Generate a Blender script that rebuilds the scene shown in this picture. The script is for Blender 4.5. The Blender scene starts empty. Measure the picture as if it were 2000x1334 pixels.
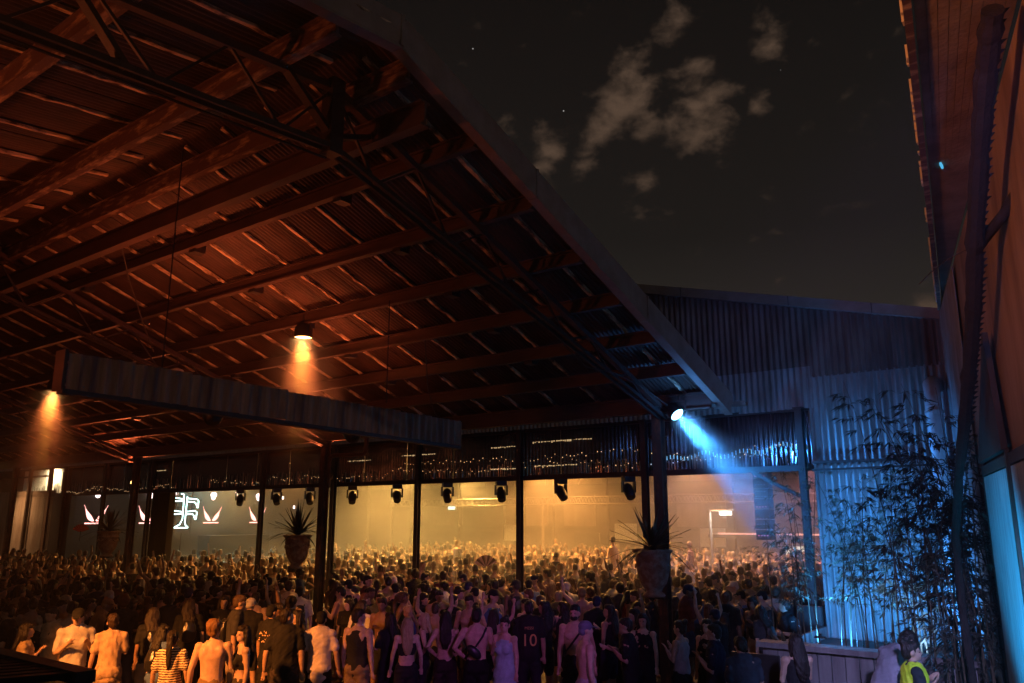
import bpy, bmesh, math, random
import numpy as np
from mathutils import Vector, Matrix, Euler
random.seed(7); RNG = np.random.default_rng(7)
R = math.radians
PI = math.pi
scene = bpy.context.scene
COL = scene.collection

# ------------------------------------------------------------------ camera
CAM_H = 3.2
cd = bpy.data.cameras.new('camera'); cam = bpy.data.objects.new('camera', cd); COL.objects.link(cam)
cd.sensor_width = 36; cd.lens = 28.19; cd.clip_start = 0.05; cd.clip_end = 3000
cam.location = (0, 0, CAM_H)
PITCH = math.atan(344 / 1566); AZ = R(37.3)
cam.rotation_euler = (R(90) + PITCH, 0, AZ)
scene.camera = cam
_fw = Vector((-math.sin(AZ) * math.cos(PITCH), math.cos(AZ) * math.cos(PITCH), math.sin(PITCH)))
_rt = Vector((math.cos(AZ), math.sin(AZ), 0)); _up = _rt.cross(_fw)
def picture(p):
    """where a point falls in the photograph, only used to word the labels of the crowd and skip people out of view"""
    q = Vector(p) - Vector((0, 0, CAM_H)); z = q.dot(_fw)
    return 1000 + 1566 * q.dot(_rt) / z, 667 - 1566 * q.dot(_up) / z, z

# ------------------------------------------------------------------ world: night sky with lit clouds and stars
def nd(nt, t, **k):
    n = nt.nodes.new(t)
    for a, b in k.items():
        if a.startswith('i_'):
            n.inputs[a[2:].replace('_', ' ')].default_value = b
        else:
            setattr(n, a, b)
    return n
world = bpy.data.worlds.new('World'); scene.world = world; world.use_nodes = True
wt = world.node_tree; wt.nodes.clear(); wl = wt.links.new
wout = nd(wt, 'ShaderNodeOutputWorld'); wbg = nd(wt, 'ShaderNodeBackground'); wl(wbg.outputs[0], wout.inputs[0])
wbg.inputs['Strength'].default_value = 1.0
tc = nd(wt, 'ShaderNodeTexCoord')
sky = nd(wt, 'ShaderNodeTexSky', sky_type='NISHITA', sun_disc=False, sun_elevation=R(1), sun_rotation=R(200))
skyd = nd(wt, 'ShaderNodeMix', data_type='RGBA', blend_type='MULTIPLY'); skyd.inputs[0].default_value = 1
wl(sky.outputs[0], skyd.inputs[6]); skyd.inputs[7].default_value = (.0016, .0012, .0010, 1)
sep = nd(wt, 'ShaderNodeSeparateXYZ'); wl(tc.outputs['Generated'], sep.inputs[0])
ramp = nd(wt, 'ShaderNodeValToRGB'); wl(sep.outputs['Z'], ramp.inputs[0])
e = ramp.color_ramp.elements
e[0].position = 0.0; e[0].color = (.050, .041, .034, 1)
e[1].position = .62; e[1].color = (.0048, .0042, .0039, 1)
k = e.new(.16); k.color = (.027, .0225, .019, 1)
k = e.new(.33); k.color = (.0105, .0090, .0080, 1)
# clouds: soft lit clumps over noise
cn = nd(wt, 'ShaderNodeTexNoise', i_Scale=26.0, i_Detail=10.0, i_Roughness=.58, i_Distortion=.15)
mp = nd(wt, 'ShaderNodeMapping'); mp.inputs['Scale'].default_value = (1, 1, 1.5)
wl(tc.outputs['Generated'], mp.inputs[0]); wl(mp.outputs[0], cn.inputs['Vector'])
CLOUDS = [(-0.415,0.770,0.485,0.047,1.00),(-0.447,0.769,0.456,0.034,0.90),(-0.404,0.792,0.458,0.028,0.80),(-0.507,0.742,0.439,0.031,0.95),(-0.517,0.746,0.420,0.028,0.80),(-0.349,0.820,0.453,0.050,1.00),(-0.327,0.822,0.466,0.037,0.90),(-0.347,0.794,0.499,0.034,0.85),(-0.285,0.840,0.463,0.022,0.60),(-0.259,0.813,0.521,0.037,0.60),(-0.344,0.759,0.552,0.037,0.65),(-0.418,0.819,0.393,0.028,0.70),(-0.439,0.823,0.360,0.022,0.35),(-0.474,0.770,0.427,0.025,0.80),(-0.395,0.755,0.524,0.028,0.75),(-0.546,0.701,0.459,0.019,0.60),(-0.160,0.961,0.226,0.028,1.00),(-0.137,0.967,0.217,0.025,1.00),(-0.180,0.879,0.442,0.031,0.25),(-0.546,0.667,0.507,0.025,0.30)]
acc = None
nv = nd(wt, 'ShaderNodeVectorMath', operation='NORMALIZE'); wl(tc.outputs['Generated'], nv.inputs[0])
for (cx, cy, cz, rad, amp) in CLOUDS:
    d = nd(wt, 'ShaderNodeVectorMath', operation='DISTANCE'); wl(nv.outputs[0], d.inputs[0])
    d.inputs[1].default_value = Vector((cx, cy, cz)).normalized()
    m = nd(wt, 'ShaderNodeMapRange', interpolation_type='SMOOTHSTEP'); wl(d.outputs['Value'], m.inputs[0])
    m.inputs[1].default_value = rad * 1.38; m.inputs[2].default_value = 0; m.inputs[3].default_value = 0; m.inputs[4].default_value = amp
    if acc is None: acc = m.outputs[0]
    else:
        a = nd(wt, 'ShaderNodeMath', operation='MAXIMUM'); wl(acc, a.inputs[0]); wl(m.outputs[0], a.inputs[1]); acc = a.outputs[0]
# cover = smoothstep(noise + mask*k)
ad = nd(wt, 'ShaderNodeMath', operation='MULTIPLY_ADD'); wl(acc, ad.inputs[0]); ad.inputs[1].default_value = .42; wl(cn.outputs['Fac'], ad.inputs[2])
cm = nd(wt, 'ShaderNodeMapRange', interpolation_type='SMOOTHSTEP'); wl(ad.outputs[0], cm.inputs[0])
cm.inputs[1].default_value = .60; cm.inputs[2].default_value = 1.08; cm.inputs[3].default_value = 0; cm.inputs[4].default_value = 1
cmix = nd(wt, 'ShaderNodeMix', data_type='RGBA'); wl(cm.outputs[0], cmix.inputs[0])
adds = nd(wt, 'ShaderNodeMix', data_type='RGBA', blend_type='ADD'); adds.inputs[0].default_value = 1
wl(ramp.outputs[0], adds.inputs[6]); wl(skyd.outputs[2], adds.inputs[7])
wl(adds.outputs[2], cmix.inputs[6]); cmix.inputs[7].default_value = (.092, .058, .039, 1)
vor = nd(wt, 'ShaderNodeTexVoronoi', i_Scale=21.0); wl(nv.outputs[0], vor.inputs['Vector'])
st = nd(wt, 'ShaderNodeMapRange'); wl(vor.outputs['Distance'], st.inputs[0])
st.inputs[1].default_value = .022; st.inputs[2].default_value = .006; st.inputs[3].default_value = 0; st.inputs[4].default_value = .55
stm = nd(wt, 'ShaderNodeMix', data_type='RGBA', blend_type='ADD'); wl(st.outputs[0], stm.inputs[0])
wl(cmix.outputs[2], stm.inputs[6]); stm.inputs[7].default_value = (.8, .78, .75, 1)
wl(stm.outputs[2], wbg.inputs['Color'])

# ------------------------------------------------------------------ faint fill sun, added to lift the gable edge and facade
sd = bpy.data.lights.new('fill_sun', 'SUN'); sd.energy = .065; sd.angle = R(.5); sd.color = (1, .82, .68)
sun = bpy.data.objects.new('fill_sun', sd); COL.objects.link(sun); sun.rotation_euler = (R(58), 0, R(62))

# ------------------------------------------------------------------ render look
vs = scene.view_settings; vs.view_transform = 'Standard'; vs.look = 'None'; vs.exposure = 0; vs.gamma = 1; vs.use_curve_mapping = False
scene.render.engine = 'CYCLES'
cy = scene.cycles
cy.use_denoising = True
try: cy.denoiser = 'OPENIMAGEDENOISE'
except Exception: pass
cy.max_bounces = 5; cy.diffuse_bounces = 3; cy.glossy_bounces = 2; cy.transmission_bounces = 2; cy.volume_bounces = 0
cy.transparent_max_bounces = 8; cy.caustics_reflective = False; cy.caustics_refractive = False
cy.sample_clamp_indirect = 4; cy.sample_clamp_direct = 0
cy.use_light_tree = True

# ------------------------------------------------------------------ helpers
def tag(o, label=None, cat=None, group=None, kind=None):
    if label: o['label'] = label
    if cat: o['category'] = cat
    if group: o['group'] = group
    if kind: o['kind'] = kind
    return o
def empty(name, loc=(0, 0, 0), rz=0, **k):
    o = bpy.data.objects.new(name, None); COL.objects.link(o); o.location = loc; o.rotation_euler = (0, 0, rz)
    return tag(o, **k)
def link(name, me, parent=None, mat=None, loc=None, rot=None, **k):
    o = bpy.data.objects.new(name, me); COL.objects.link(o)
    if parent is not None: o.parent = parent
    if loc is not None: o.location = loc
    if rot is not None: o.rotation_euler = rot
    if mat is not None and not me.materials: me.materials.append(mat)
    return tag(o, **k)

class G:
    """collects simple shapes into one mesh"""
    def __init__(s): s.v = []; s.f = []; s.m = []; s.n = 0
    def add(s, v, f, mi=0):
        v = np.asarray(v, float); s.v.append(v); s.f += [tuple(int(i) + s.n for i in q) for q in f]; s.m += [mi] * len(f); s.n += len(v); return s
    def box(s, a, b, mi=0):
        (x0, y0, z0), (x1, y1, z1) = a, b
        v = [(x0,y0,z0),(x1,y0,z0),(x1,y1,z0),(x0,y1,z0),(x0,y0,z1),(x1,y0,z1),(x1,y1,z1),(x0,y1,z1)]
        return s.add(v, [(0,3,2,1),(4,5,6,7),(0,1,5,4),(1,2,6,5),(2,3,7,6),(3,0,4,7)], mi)
    def bar(s, a, b, w, h=None, up=(0, 0, 1), mi=0):
        """rectangular bar from a to b, w wide and h deep"""
        h = h or w; a = Vector(a); b = Vector(b); d = (b - a).normalized(); u = Vector(up)
        if abs(d.dot(u)) > .98: u = Vector((1, 0, 0))
        x = d.cross(u).normalized() * (w / 2); z = x.cross(d).normalized() * (h / 2)
        v = [a - x - z, a + x - z, a + x + z, a - x + z, b - x - z, b + x - z, b + x + z, b - x + z]
        return s.add([tuple(p) for p in v], [(0,1,2,3),(7,6,5,4),(0,4,5,1),(1,5,6,2),(2,6,7,3),(3,7,4,0)], mi)
    def tube(s, pts, r, n=8, mi=0, cap=True):
        pts = [Vector(p) for p in pts]; rs = r if isinstance(r, (list, tuple)) else [r] * len(pts)
        V = []; prev = None
        for i, p in enumerate(pts):
            d = (pts[min(i + 1, len(pts) - 1)] - pts[max(i - 1, 0)]).normalized()
            if prev is None:
                prev = d.orthogonal().normalized()
            x = (prev - d * prev.dot(d)).normalized(); y = d.cross(x); prev = x
            for k in range(n):
                a = 2 * PI * k / n; V.append(tuple(p + (x * math.cos(a) + y * math.sin(a)) * rs[i]))
        Fc = [(i * n + k, i * n + (k + 1) % n, (i + 1) * n + (k + 1) % n, (i + 1) * n + k) for i in range(len(pts) - 1) for k in range(n)]
        if cap: Fc += [tuple(range(n - 1, -1, -1)), tuple((len(pts) - 1) * n + k for k in range(n))]
        return s.add(V, Fc, mi)
    def lathe(s, prof, n=24, c=(0, 0, 0), mi=0, wob=0):
        V = []
        for (r, z) in prof:
            for k in range(n):
                a = 2 * PI * k / n; rr = r * (1 + (wob * math.sin(5 * a + z * 9) if wob else 0))
                V.append((c[0] + rr * math.cos(a), c[1] + rr * math.sin(a), c[2] + z))
        Fc = [(i * n + k, i * n + (k + 1) % n, (i + 1) * n + (k + 1) % n, (i + 1) * n + k) for i in range(len(prof) - 1) for k in range(n)]
        return s.add(V, Fc, mi)
    def poly(s, pts, mi=0): return s.add(pts, [tuple(range(len(pts)))], mi)
    def mesh(s, name, mats=(), smooth=False):
        me = bpy.data.meshes.new(name); me.from_pydata(np.concatenate(s.v).tolist(), [], s.f)
        for m in (mats if isinstance(mats, (list, tuple)) else [mats]): me.materials.append(m)
        if len(me.materials) > 1: me.polygons.foreach_set('material_index', s.m)
        if smooth: me.polygons.foreach_set('use_smooth', [True] * len(me.polygons))
        me.update(); return me
    def obj(s, name, mat, parent=None, smooth=False, **k):
        return link(name, s.mesh(name, mat, smooth), parent, **k)

# ------------------------------------------------------------------ materials
def mat(name, col, rough=.7, metal=0, col2=None, scale=4, detail=6, bump=0, bscale=30, spec=.5, stretch=(1, 1, 1), lo=.35, hi=.65, objcol=False, emit=None, estr=0, sheen=0):
    m = bpy.data.materials.new(name); m.use_nodes = True; nt = m.node_tree; b = nt.nodes['Principled BSDF']; L = nt.links.new
    b.inputs['Roughness'].default_value = rough; b.inputs['Metallic'].default_value = metal; b.inputs['Specular IOR Level'].default_value = spec
    b.inputs['Base Color'].default_value = (*col, 1)
    tcn = nd(nt, 'ShaderNodeTexCoord'); mpn = nd(nt, 'ShaderNodeMapping'); mpn.inputs['Scale'].default_value = stretch
    L(tcn.outputs['Object'], mpn.inputs[0])
    src = None
    if col2 is not None or objcol:
        n1 = nd(nt, 'ShaderNodeTexNoise', i_Scale=scale, i_Detail=detail, i_Roughness=.6); L(mpn.outputs[0], n1.inputs['Vector'])
        r1 = nd(nt, 'ShaderNodeMapRange'); L(n1.outputs['Fac'], r1.inputs[0]); r1.inputs[1].default_value = lo; r1.inputs[2].default_value = hi
        mx = nd(nt, 'ShaderNodeMix', data_type='RGBA'); L(r1.outputs[0], mx.inputs[0])
        if objcol:
            oi = nd(nt, 'ShaderNodeObjectInfo'); L(oi.outputs['Color'], mx.inputs[6])
            hs = nd(nt, 'ShaderNodeHueSaturation'); hs.inputs['Value'].default_value = .72; L(oi.outputs['Color'], hs.inputs['Color']); L(hs.outputs[0], mx.inputs[7])
        else:
            mx.inputs[6].default_value = (*col, 1); mx.inputs[7].default_value = (*col2, 1)
        L(mx.outputs[2], b.inputs['Base Color'])
    if bump:
        n2 = nd(nt, 'ShaderNodeTexNoise', i_Scale=bscale, i_Detail=5.0); L(mpn.outputs[0], n2.inputs['Vector'])
        bp = nd(nt, 'ShaderNodeBump'); bp.inputs['Strength'].default_value = bump; bp.inputs['Distance'].default_value = .02
        L(n2.outputs['Fac'], bp.inputs['Height']); L(bp.outputs[0], b.inputs['Normal'])
    if emit is not None:
        b.inputs['Emission Color'].default_value = (*emit, 1); b.inputs['Emission Strength'].default_value = estr
    return m
M = {}
M['ground'] = mat('concrete floor', (.06, .055, .05), .8, col2=(.10, .09, .08), scale=1.2, bump=.3, bscale=12)
M['sheet'] = mat('rusted roof sheet', (.030, .018, .014), .55, metal=.2, col2=(.085, .045, .032), scale=2.2, bump=.25, bscale=40, stretch=(1, .35, 1))
M['beam'] = mat('red oxide beam', (.085, .046, .038), .6, col2=(.05, .03, .024), scale=5, bump=.2, bscale=25, stretch=(.3, 1, 1))
M['beam_old'] = mat('flaking painted beam', (.10, .055, .045), .7, col2=(.42, .30, .20), scale=9, bump=.5, bscale=30, stretch=(.25, 1, 1), lo=.50, hi=.66)
M['batten'] = mat('batten with painted highlights', (.10, .06, .04), .75, col2=(.78, .60, .40), scale=7, bump=.8, bscale=50, stretch=(1, .45, 1), lo=.40, hi=.58)  # pale wood; dark and bright patches paint broken highlights along it
M['steel_dark'] = mat('dark painted steel', (.028, .025, .024), .5, metal=.3, col2=(.05, .04, .035), scale=8, bump=.1)
M['steel_rust'] = mat('rusty post', (.05, .035, .03), .65, metal=.1, col2=(.20, .085, .045), scale=6, bump=.4, bscale=25, stretch=(1, 1, .4), lo=.48, hi=.66)
M['gutter'] = mat('weathered gutter metal', (.30, .25, .22), .6, metal=.1, col2=(.22, .175, .15), scale=3, bump=.1, stretch=(1, 1, 1))
M['zinc'] = mat('weathered corrugated zinc', (.34, .34, .34), .6, metal=.15, col2=(.18, .15, .135), scale=1.6, bump=.12, bscale=30, stretch=(1, 1, .3))
M['zinc_dark'] = mat('rusted corrugated zinc', (.20, .17, .155), .55, metal=.3, col2=(.11, .075, .06), scale=2.0, bump=.12, bscale=30, stretch=(1, 1, .3))
M['bulk'] = mat('stained corrugated cladding', (.62, .29, .16), .65, metal=0, col2=(.20, .085, .05), scale=5, bump=.1, stretch=(1, 1, .15))
M['tarwrap'] = mat('dark clear sheet', (.006, .006, .007), .16, col2=(.014, .013, .012), scale=3, bump=.15, bscale=5, spec=.7)
def clear_strip():
    m = bpy.data.materials.new('clear pvc strip'); m.use_nodes = True; nt = m.node_tree; nt.nodes.clear(); L = nt.links.new
    o = nd(nt, 'ShaderNodeOutputMaterial'); a = nd(nt, 'ShaderNodeMixShader'); tr = nd(nt, 'ShaderNodeBsdfTranslucent'); gl = nd(nt, 'ShaderNodeBsdfGlossy', i_Roughness=.22); n = nd(nt, 'ShaderNodeTexNoise', i_Scale=9.0); r = nd(nt, 'ShaderNodeMapRange')
    tr.inputs['Color'].default_value = (.16, .155, .15, 1); gl.inputs['Color'].default_value = (.5, .5, .5, 1)
    L(n.outputs['Fac'], r.inputs[0]); r.inputs[3].default_value = .2; r.inputs[4].default_value = .6; L(r.outputs[0], a.inputs[0]); L(tr.outputs[0], a.inputs[1]); L(gl.outputs[0], a.inputs[2]); L(a.outputs[0], o.inputs[0]); return m
M['pvc_strip'] = clear_strip()
M['black'] = mat('black plastic', (.012, .012, .013), .45, col2=(.02, .02, .02), scale=20)
M['timber'] = mat('grey timber boards', (.22, .21, .20), .75, col2=(.11, .10, .095), scale=6, bump=.5, bscale=18, stretch=(1, 1, .12))
M['timber_pale'] = mat('pale painted ply', (.42, .44, .45), .7, col2=(.26, .28, .29), scale=9, bump=.35, bscale=22, stretch=(2, 2, .2), lo=.42, hi=.62)
M['plaster'] = mat('weathered render', (.33, .24, .18), .85, col2=(.17, .115, .085), scale=2.4, bump=.5, bscale=25, stretch=(1, 1, .22), lo=.38, hi=.68)
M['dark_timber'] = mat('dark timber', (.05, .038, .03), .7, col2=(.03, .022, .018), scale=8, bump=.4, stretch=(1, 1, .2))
M['terracotta'] = mat('worn terracotta', (.24, .13, .09), .8, col2=(.38, .30, .24), scale=7, bump=.6, bscale=22, lo=.42, hi=.62)
M['yucca'] = mat('yucca leaf', (.035, .045, .022), .55, col2=(.06, .05, .025), scale=6)
M['bamboo_leaf'] = mat('bamboo leaf', (.10, .12, .07), .5, col2=(.16, .17, .11), scale=5)
M['bamboo_leaf_dark'] = mat('dark bamboo leaf', (.030, .032, .02), .6, col2=(.05, .045, .03), scale=5)
M['culm'] = mat('bamboo culm', (.10, .08, .045), .5, col2=(.05, .04, .025), scale=10, stretch=(1, 1, .3))
M['bark'] = mat('dark shaggy bark', (.012, .010, .009), .95, col2=(.022, .017, .013), scale=10, bump=.8, bscale=20)
M['pvc'] = mat('pale pvc pipe', (.55, .54, .55), .45, col2=(.42, .40, .40), scale=3)
M['cable'] = mat('cable', (.03, .025, .022), .5, col2=(.05, .04, .035), scale=10)
M['hallwall'] = mat('hall back wall', (.075, .052, .036), .8, col2=(.035, .025, .018), scale=.7, bump=.1, stretch=(1, 1, .3))
M['hallroof'] = mat('hall soffit', (.02, .018, .016), .8, col2=(.03, .028, .025), scale=1)
M['alloy'] = mat('truss alloy', (.26, .24, .22), .5, metal=.3, col2=(.2, .18, .17), scale=6)
M['white'] = mat('white paint', (.7, .7, .68), .6, col2=(.6, .6, .58), scale=8)
M['skin'] = mat('skin', (.5, .34, .26), .52, objcol=True, scale=14, spec=.4)
M['cloth'] = mat('woven cloth', (.2, .2, .2), .85, objcol=True, scale=8, bump=.35, bscale=26, spec=.2)
M['hair'] = mat('hair', (.03, .02, .015), .5, objcol=True, scale=40, bump=.9, bscale=60, spec=.4, stretch=(1, 1, .25))
M['vinyl'] = mat('shiny strap', (.012, .012, .014), .3, col2=(.02, .02, .022), scale=20)
def emis(name, col, s):
    return mat(name, (.02, .02, .02), .5, emit=col, estr=s)
M['lens_orange'] = emis('orange lamp lens', (1, .52, .16), 14)
M['lens_blue'] = emis('blue lamp lens', (.25, .7, 1), 12)
M['neon'] = emis('neon tube', (.62, 1.0, .95), 5.5)
M['led_red'] = emis('led graphic', (1.0, .42, .36), 4.0)
M['led_hot'] = emis('led graphic hot', (1.0, .72, .66), 4.5)
M['bulb'] = emis('fairy bulb', (1, .58, .25), 1.6)
M['bulb_cool'] = emis('fairy bulb cool', (.7, .85, 1), 1.2)
M['warm_dash'] = emis('warm glow dash', (1.0, .66, .32), .55)
M['cyan_tag'] = emis('glowing cyan tag', (.1, .6, 1), .8)  # tag is given its own cyan glow
M['exit'] = emis('exit sign face', (.75, 1, .8), 2.2)
M['pink_strip'] = emis('pink light strip', (1.0, .42, .34), 1.5)
M['cool_lamp'] = emis('pole lamp face', (1, .92, .8), 7)
M['led_pink'] = emis('pink led', (1, .3, .5), 1.8)
M['dot_cool'] = emis('cool led dot', (.7, .85, 1), .9)
M['menu'] = emis('menu screen', (1, .9, .75), 1.1)
M['blue_glint'] = emis('painted blue glint', (.22, .62, .9), .8)
M['screen'] = emis('phone screen', (.6, .9, 1), 2)

# ------------------------------------------------------------------ corrugated sheet meshes
def corr(w, l, pitch=.1, amp=.018, axis='xz', rows=1, wav=0.0, seed=0):
    """sheet w wide (x) and l long; axis xz = upright facing -y, xy = lying"""
    n = max(int(round(w / pitch)) * 6, 6); xs = np.linspace(0, w, n + 1); hs = np.linspace(0, l, rows + 1)
    rg = np.random.default_rng(seed); ph = rg.uniform(0, 6.28, 3)
    V = []
    for h in hs:
        for x in xs:
            o = amp * math.sin(2 * PI * x / pitch) + wav * (math.sin(x * 2.1 + ph[0]) + math.sin(x * 5.3 + h * 1.7 + ph[1]) * .6) * (h / l if l else 1)
            V.append((x, o, h) if axis == 'xz' else (x, h, o))
    k = n + 1
    Fc = [(r * k + i, r * k + i + 1, (r + 1) * k + i + 1, (r + 1) * k + i) for r in range(rows) for i in range(n)]
    g = G().add(V, Fc); return g

# ================================================================== SETTING
g = G(); g.poly([(-400, -300, 0), (400, -300, 0), (400, 500, 0), (-400, 500, 0)])
g.obj('ground', M['ground'], kind='structure', label='dark concrete floor under the crowd')

# ---- canopy roof
EAVE_Y, EAVE_Z, RIDGE_Y = 15.5, 5.51, 6.0
SL, SN = .36, .10
RIDGE_Z = EAVE_Z + SL * (EAVE_Y - RIDGE_Y)
UE, UW = -6.3, -46.0          # gable end edge and far left end
def rz_(y): return RIDGE_Z - SL * (y - RIDGE_Y) if y >= RIDGE_Y else RIDGE_Z - SN * (RIDGE_Y - y)
canopy = empty('open_canopy', (0, 0, 0), label='big corrugated gable canopy over the crowd with red beams and pale battens', cat='canopy')
aF, aN = math.atan(SL), math.atan(SN)
BW = 1.03
shF = corr(BW + .06, 5.1, .093, .019, 'xy', 1).mesh('roof_sheet', M['sheet'], True)
shN = corr(BW + .06, 4.8, .093, .019, 'xy', 1).mesh('roof_sheet', M['sheet'], True)
ncol = int((UE - UW) / BW)
for i in range(ncol):
    u = UE - (i + 1) * BW
    far = i > 26
    for r in range(2):
        y = RIDGE_Y + r * 4.97 * math.cos(aF) - (0 if r == 0 else .0)
        o = link('roof_sheet', shF, canopy); o.location = (u, y, rz_(y) + .004 * (i % 2) - .012 * r + random.uniform(-.004, .004)); o.rotation_euler = (-aF, random.uniform(-.004, .004), random.uniform(-.003, .003))
    for r in range(3):
        if far and r > 0: continue
        y = RIDGE_Y - (r + 1) * 4.7 * math.cos(aN)
        o = link('roof_sheet', shN, canopy); o.location = (u, y, rz_(y) + .004 * (i % 2) + .012 * r); o.rotation_euler = (aN, 0, random.uniform(-.003, .003))
def batten_mesh(L, seed):
    rg = np.random.default_rng(seed); n = 70; V = []
    for i in range(n + 1):
        t = i / n * L; w = .034 + rg.normal(0, .005); x = rg.normal(0, .002); h = .040 + rg.normal(0, .008)
        V += [(x - w, t, 0), (x - w * .9, t, -h), (x + w * .9, t, -h), (x + w, t, 0)]
    Fc = [(i * 4 + a, i * 4 + (a + 1) % 4, i * 4 + 4 + (a + 1) % 4, i * 4 + 4 + a) for i in range(n) for a in range(4)]
    return G().add(V, Fc).mesh('batten', M['batten'])
btF = [batten_mesh(9.9, s) for s in range(5)]; btN = [batten_mesh(13.6, 10 + s) for s in range(4)]
for i in range(ncol + 1):
    u = -6.98 - i * 1.015
    if u < UW: break
    o = link('batten', btF[i % 5], canopy); o.location = (u + random.uniform(-.02, .02), RIDGE_Y + .1, rz_(RIDGE_Y + .1) - .028); o.rotation_euler = (-aF, 0, random.uniform(-.006, .006))
for i in range(30):
    u = -6.32 - i * 1.15
    o = link('batten', btN[i % 4], canopy); o.location = (u, RIDGE_Y - 13.6, rz_(RIDGE_Y - 13.6) - .028); o.rotation_euler = (aN, 0, random.uniform(-.006, .006))
def ibeam(L, d, w, t=.03):
    g = G(); g.box((-L, -w / 2, 0), (0, w / 2, -t)); g.box((-L, -t * .6, -t), (0, t * .6, -d + t)); g.box((-L, -w / 2, -d + t), (0, w / 2, -d)); return g
LB = UE - UW - .15
bm_new = ibeam(LB, .235, .12).mesh('purlin_beam', M['beam'])
bm_old = ibeam(LB, .31, .13).mesh('purlin_beam', M['beam_old'])
for j, (y, me) in enumerate([(-6, bm_old), (-3.4, bm_old), (-.6, bm_old), (1.45, bm_old), (3.35, bm_old), (5.18, bm_old), (6.32, bm_old), (7.6, bm_new), (8.9, bm_new), (10.2, bm_new), (11.4, bm_new), (12.6, bm_new), (13.75, bm_new)]):
    link('purlin_beam', me, canopy, loc=(UE - .1, y, rz_(y) - .085))
g = ibeam(LB, .34, .16); link('ridge_beam', g.mesh('ridge_beam', M['beam']), canopy, loc=(UE - .1, 6.62, rz_(6.62) - .42))
g = ibeam(LB, .34, .2); link('eave_beam', g.mesh('eave_beam', M['beam']), canopy, loc=(UE - .1, 14.9, rz_(14.9) - .085))
# cleats under the beams
cl = G().box((-.09, -.11, -.16), (.09, .11, 0)).mesh('cleat', M['steel_dark'])
for y in (7.6, 8.9, 10.2, 11.4, 12.6):
    for u in (-9.2, -13.2, -17.4, -24.4):
        link('cleat', cl, canopy, loc=(u + .0, y + .12, rz_(y) - .22))
# barge capping along the gable end, following ridge and both slopes
def barge(y0, y1, name):
    g = G(); n = 3
    z0, z1 = rz_(y0), rz_(y1)
    g.bar((UE + .06, y0, z0 - .06), (UE + .06, y1, z1 - .06), .05, .40); g.bar((UE - .10, y0, z0 + .12), (UE - .10, y1, z1 + .12), .34, .03)
    g.bar((UE + .0, y0, z0 - .27), (UE + .0, y1, z1 - .27), .16, .03)
    g.obj(name, M['gutter'], canopy)
for a, b in ((-8, -2.2), (-2.19, 2.2), (2.21, 6.0), (6.01, 8.75), (8.76, 12.0), (12.01, 15.5)): barge(a, b, 'barge_cap')
for y in (6.0, 8.75, 12.0):
    G().bar((UE + .095, y, rz_(y) - .26), (UE + .095, y, rz_(y) + .15), .05, .02, up=(1, 0, 0)).obj('cap_joint', M['gutter'], canopy)
# gutter along the eave, open half round
g = G(); n = 8
V = [];
for x in (UW, UE + .35):
    for k_ in range(n + 1):
        a = PI + PI * k_ / n; V.append((x, EAVE_Y + .1 + .1 * math.cos(a), EAVE_Z - .02 + .1 * math.sin(a)))
g.add(V, [(k_, k_ + 1, n + 1 + k_ + 1, n + 1 + k_) for k_ in range(n)]); g.obj('eave_gutter', M['gutter'], canopy, smooth=True)
# trusses hung under the beams
def truss(u, dz=0):
    nodesT = [(y, rz_(y) - .40) for y in (-6.5, -4.5, -2.5, -.5, 1.5, 3.0, 4.5, 6.0, 7.5, 9.0, 10.5, 12.0, 13.4, 14.8)]
    low = lambda y: 7.70 + (y - 6) * .062 if y < 6 else 7.70 - (y - 6) * .287
    t = empty('roof_truss', (0, 0, 0)); t.parent = canopy
    g = G()
    for s in (-.07, .07):
        g.bar((u + s, -6.5, low(-6.5)), (u + s, 6, low(6)), .04, .065); g.bar((u + s, 6, low(6)), (u + s, 14.8, low(14.8)), .04, .065)
    g.obj('bottom_chord', M['steel_dark'], t)
    g = G()
    g.bar((u, -6.5, nodesT[0][1]), (u, 6, nodesT[7][1]), .1, .09); g.bar((u, 6, nodesT[7][1]), (u, 14.8, nodesT[-1][1]), .1, .09); g.obj('top_chord', M['beam'], t)
    for i, (y, z) in enumerate(nodesT[:-1]):
        y2 = (y + nodesT[i + 1][0]) / 2
        G().bar((u, y, z), (u, y2, low(y2)), .035, .035).obj('web_rod', M['steel_dark'], t)
        G().bar((u, nodesT[i + 1][0], nodesT[i + 1][1]), (u, y2, low(y2)), .03, .03).obj('web_rod', M['steel_dark'], t)
    G().bar((u, 6, low(6) - .08), (u, 6, rz_(6) - .3), .2, .2).obj('king_post', M['steel_dark'], t)
truss(-7.41); truss(-17.9); truss(-28.4)
# pitched struts beside the king post and sag rods
for a, b in (((-7.41, 6, 7.85), (-7.41, 5.2, 8.5)), ((-7.41, 6, 7.85), (-7.41, 6.9, 8.2)), ((-7.41, 3.4, 7.55), (-7.41, 2.7, 8.3))):
    G().bar(a, b, .12, .06).obj('brace_strut', M['steel_dark'], canopy)

# posts under the eave
def ipost(u, v, h, w=.20, name='canopy_post', parent=canopy, m='steel_rust'):
    p = empty(name, (u, v, 0)); p.parent = parent
    g = G(); t = .022
    g.box((-w / 2, -w / 2, .03), (w / 2, -w / 2 + t, h)); g.box((-w / 2, w / 2 - t, .03), (w / 2, w / 2, h)); g.box((-t / 2, -w / 2 + t, .03), (t / 2, w / 2 - t, h))
    g.obj('shaft', M[m], p)
    G().box((-w * .8, -w * .8, 0), (w * .8, w * .8, .03)).obj('base_plate', M['steel_dark'], p)
    G().box((-w * .7, -w * .62, h), (w * .7, w * .62, h + .025)).obj('cap_plate', M['steel_dark'], p)
    return p
PX = [-7.58, -17.95, -28.2, -38.3]
for u in PX: ipost(u, 14.9, rz_(14.9) - .085 - .34 - .025)

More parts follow.
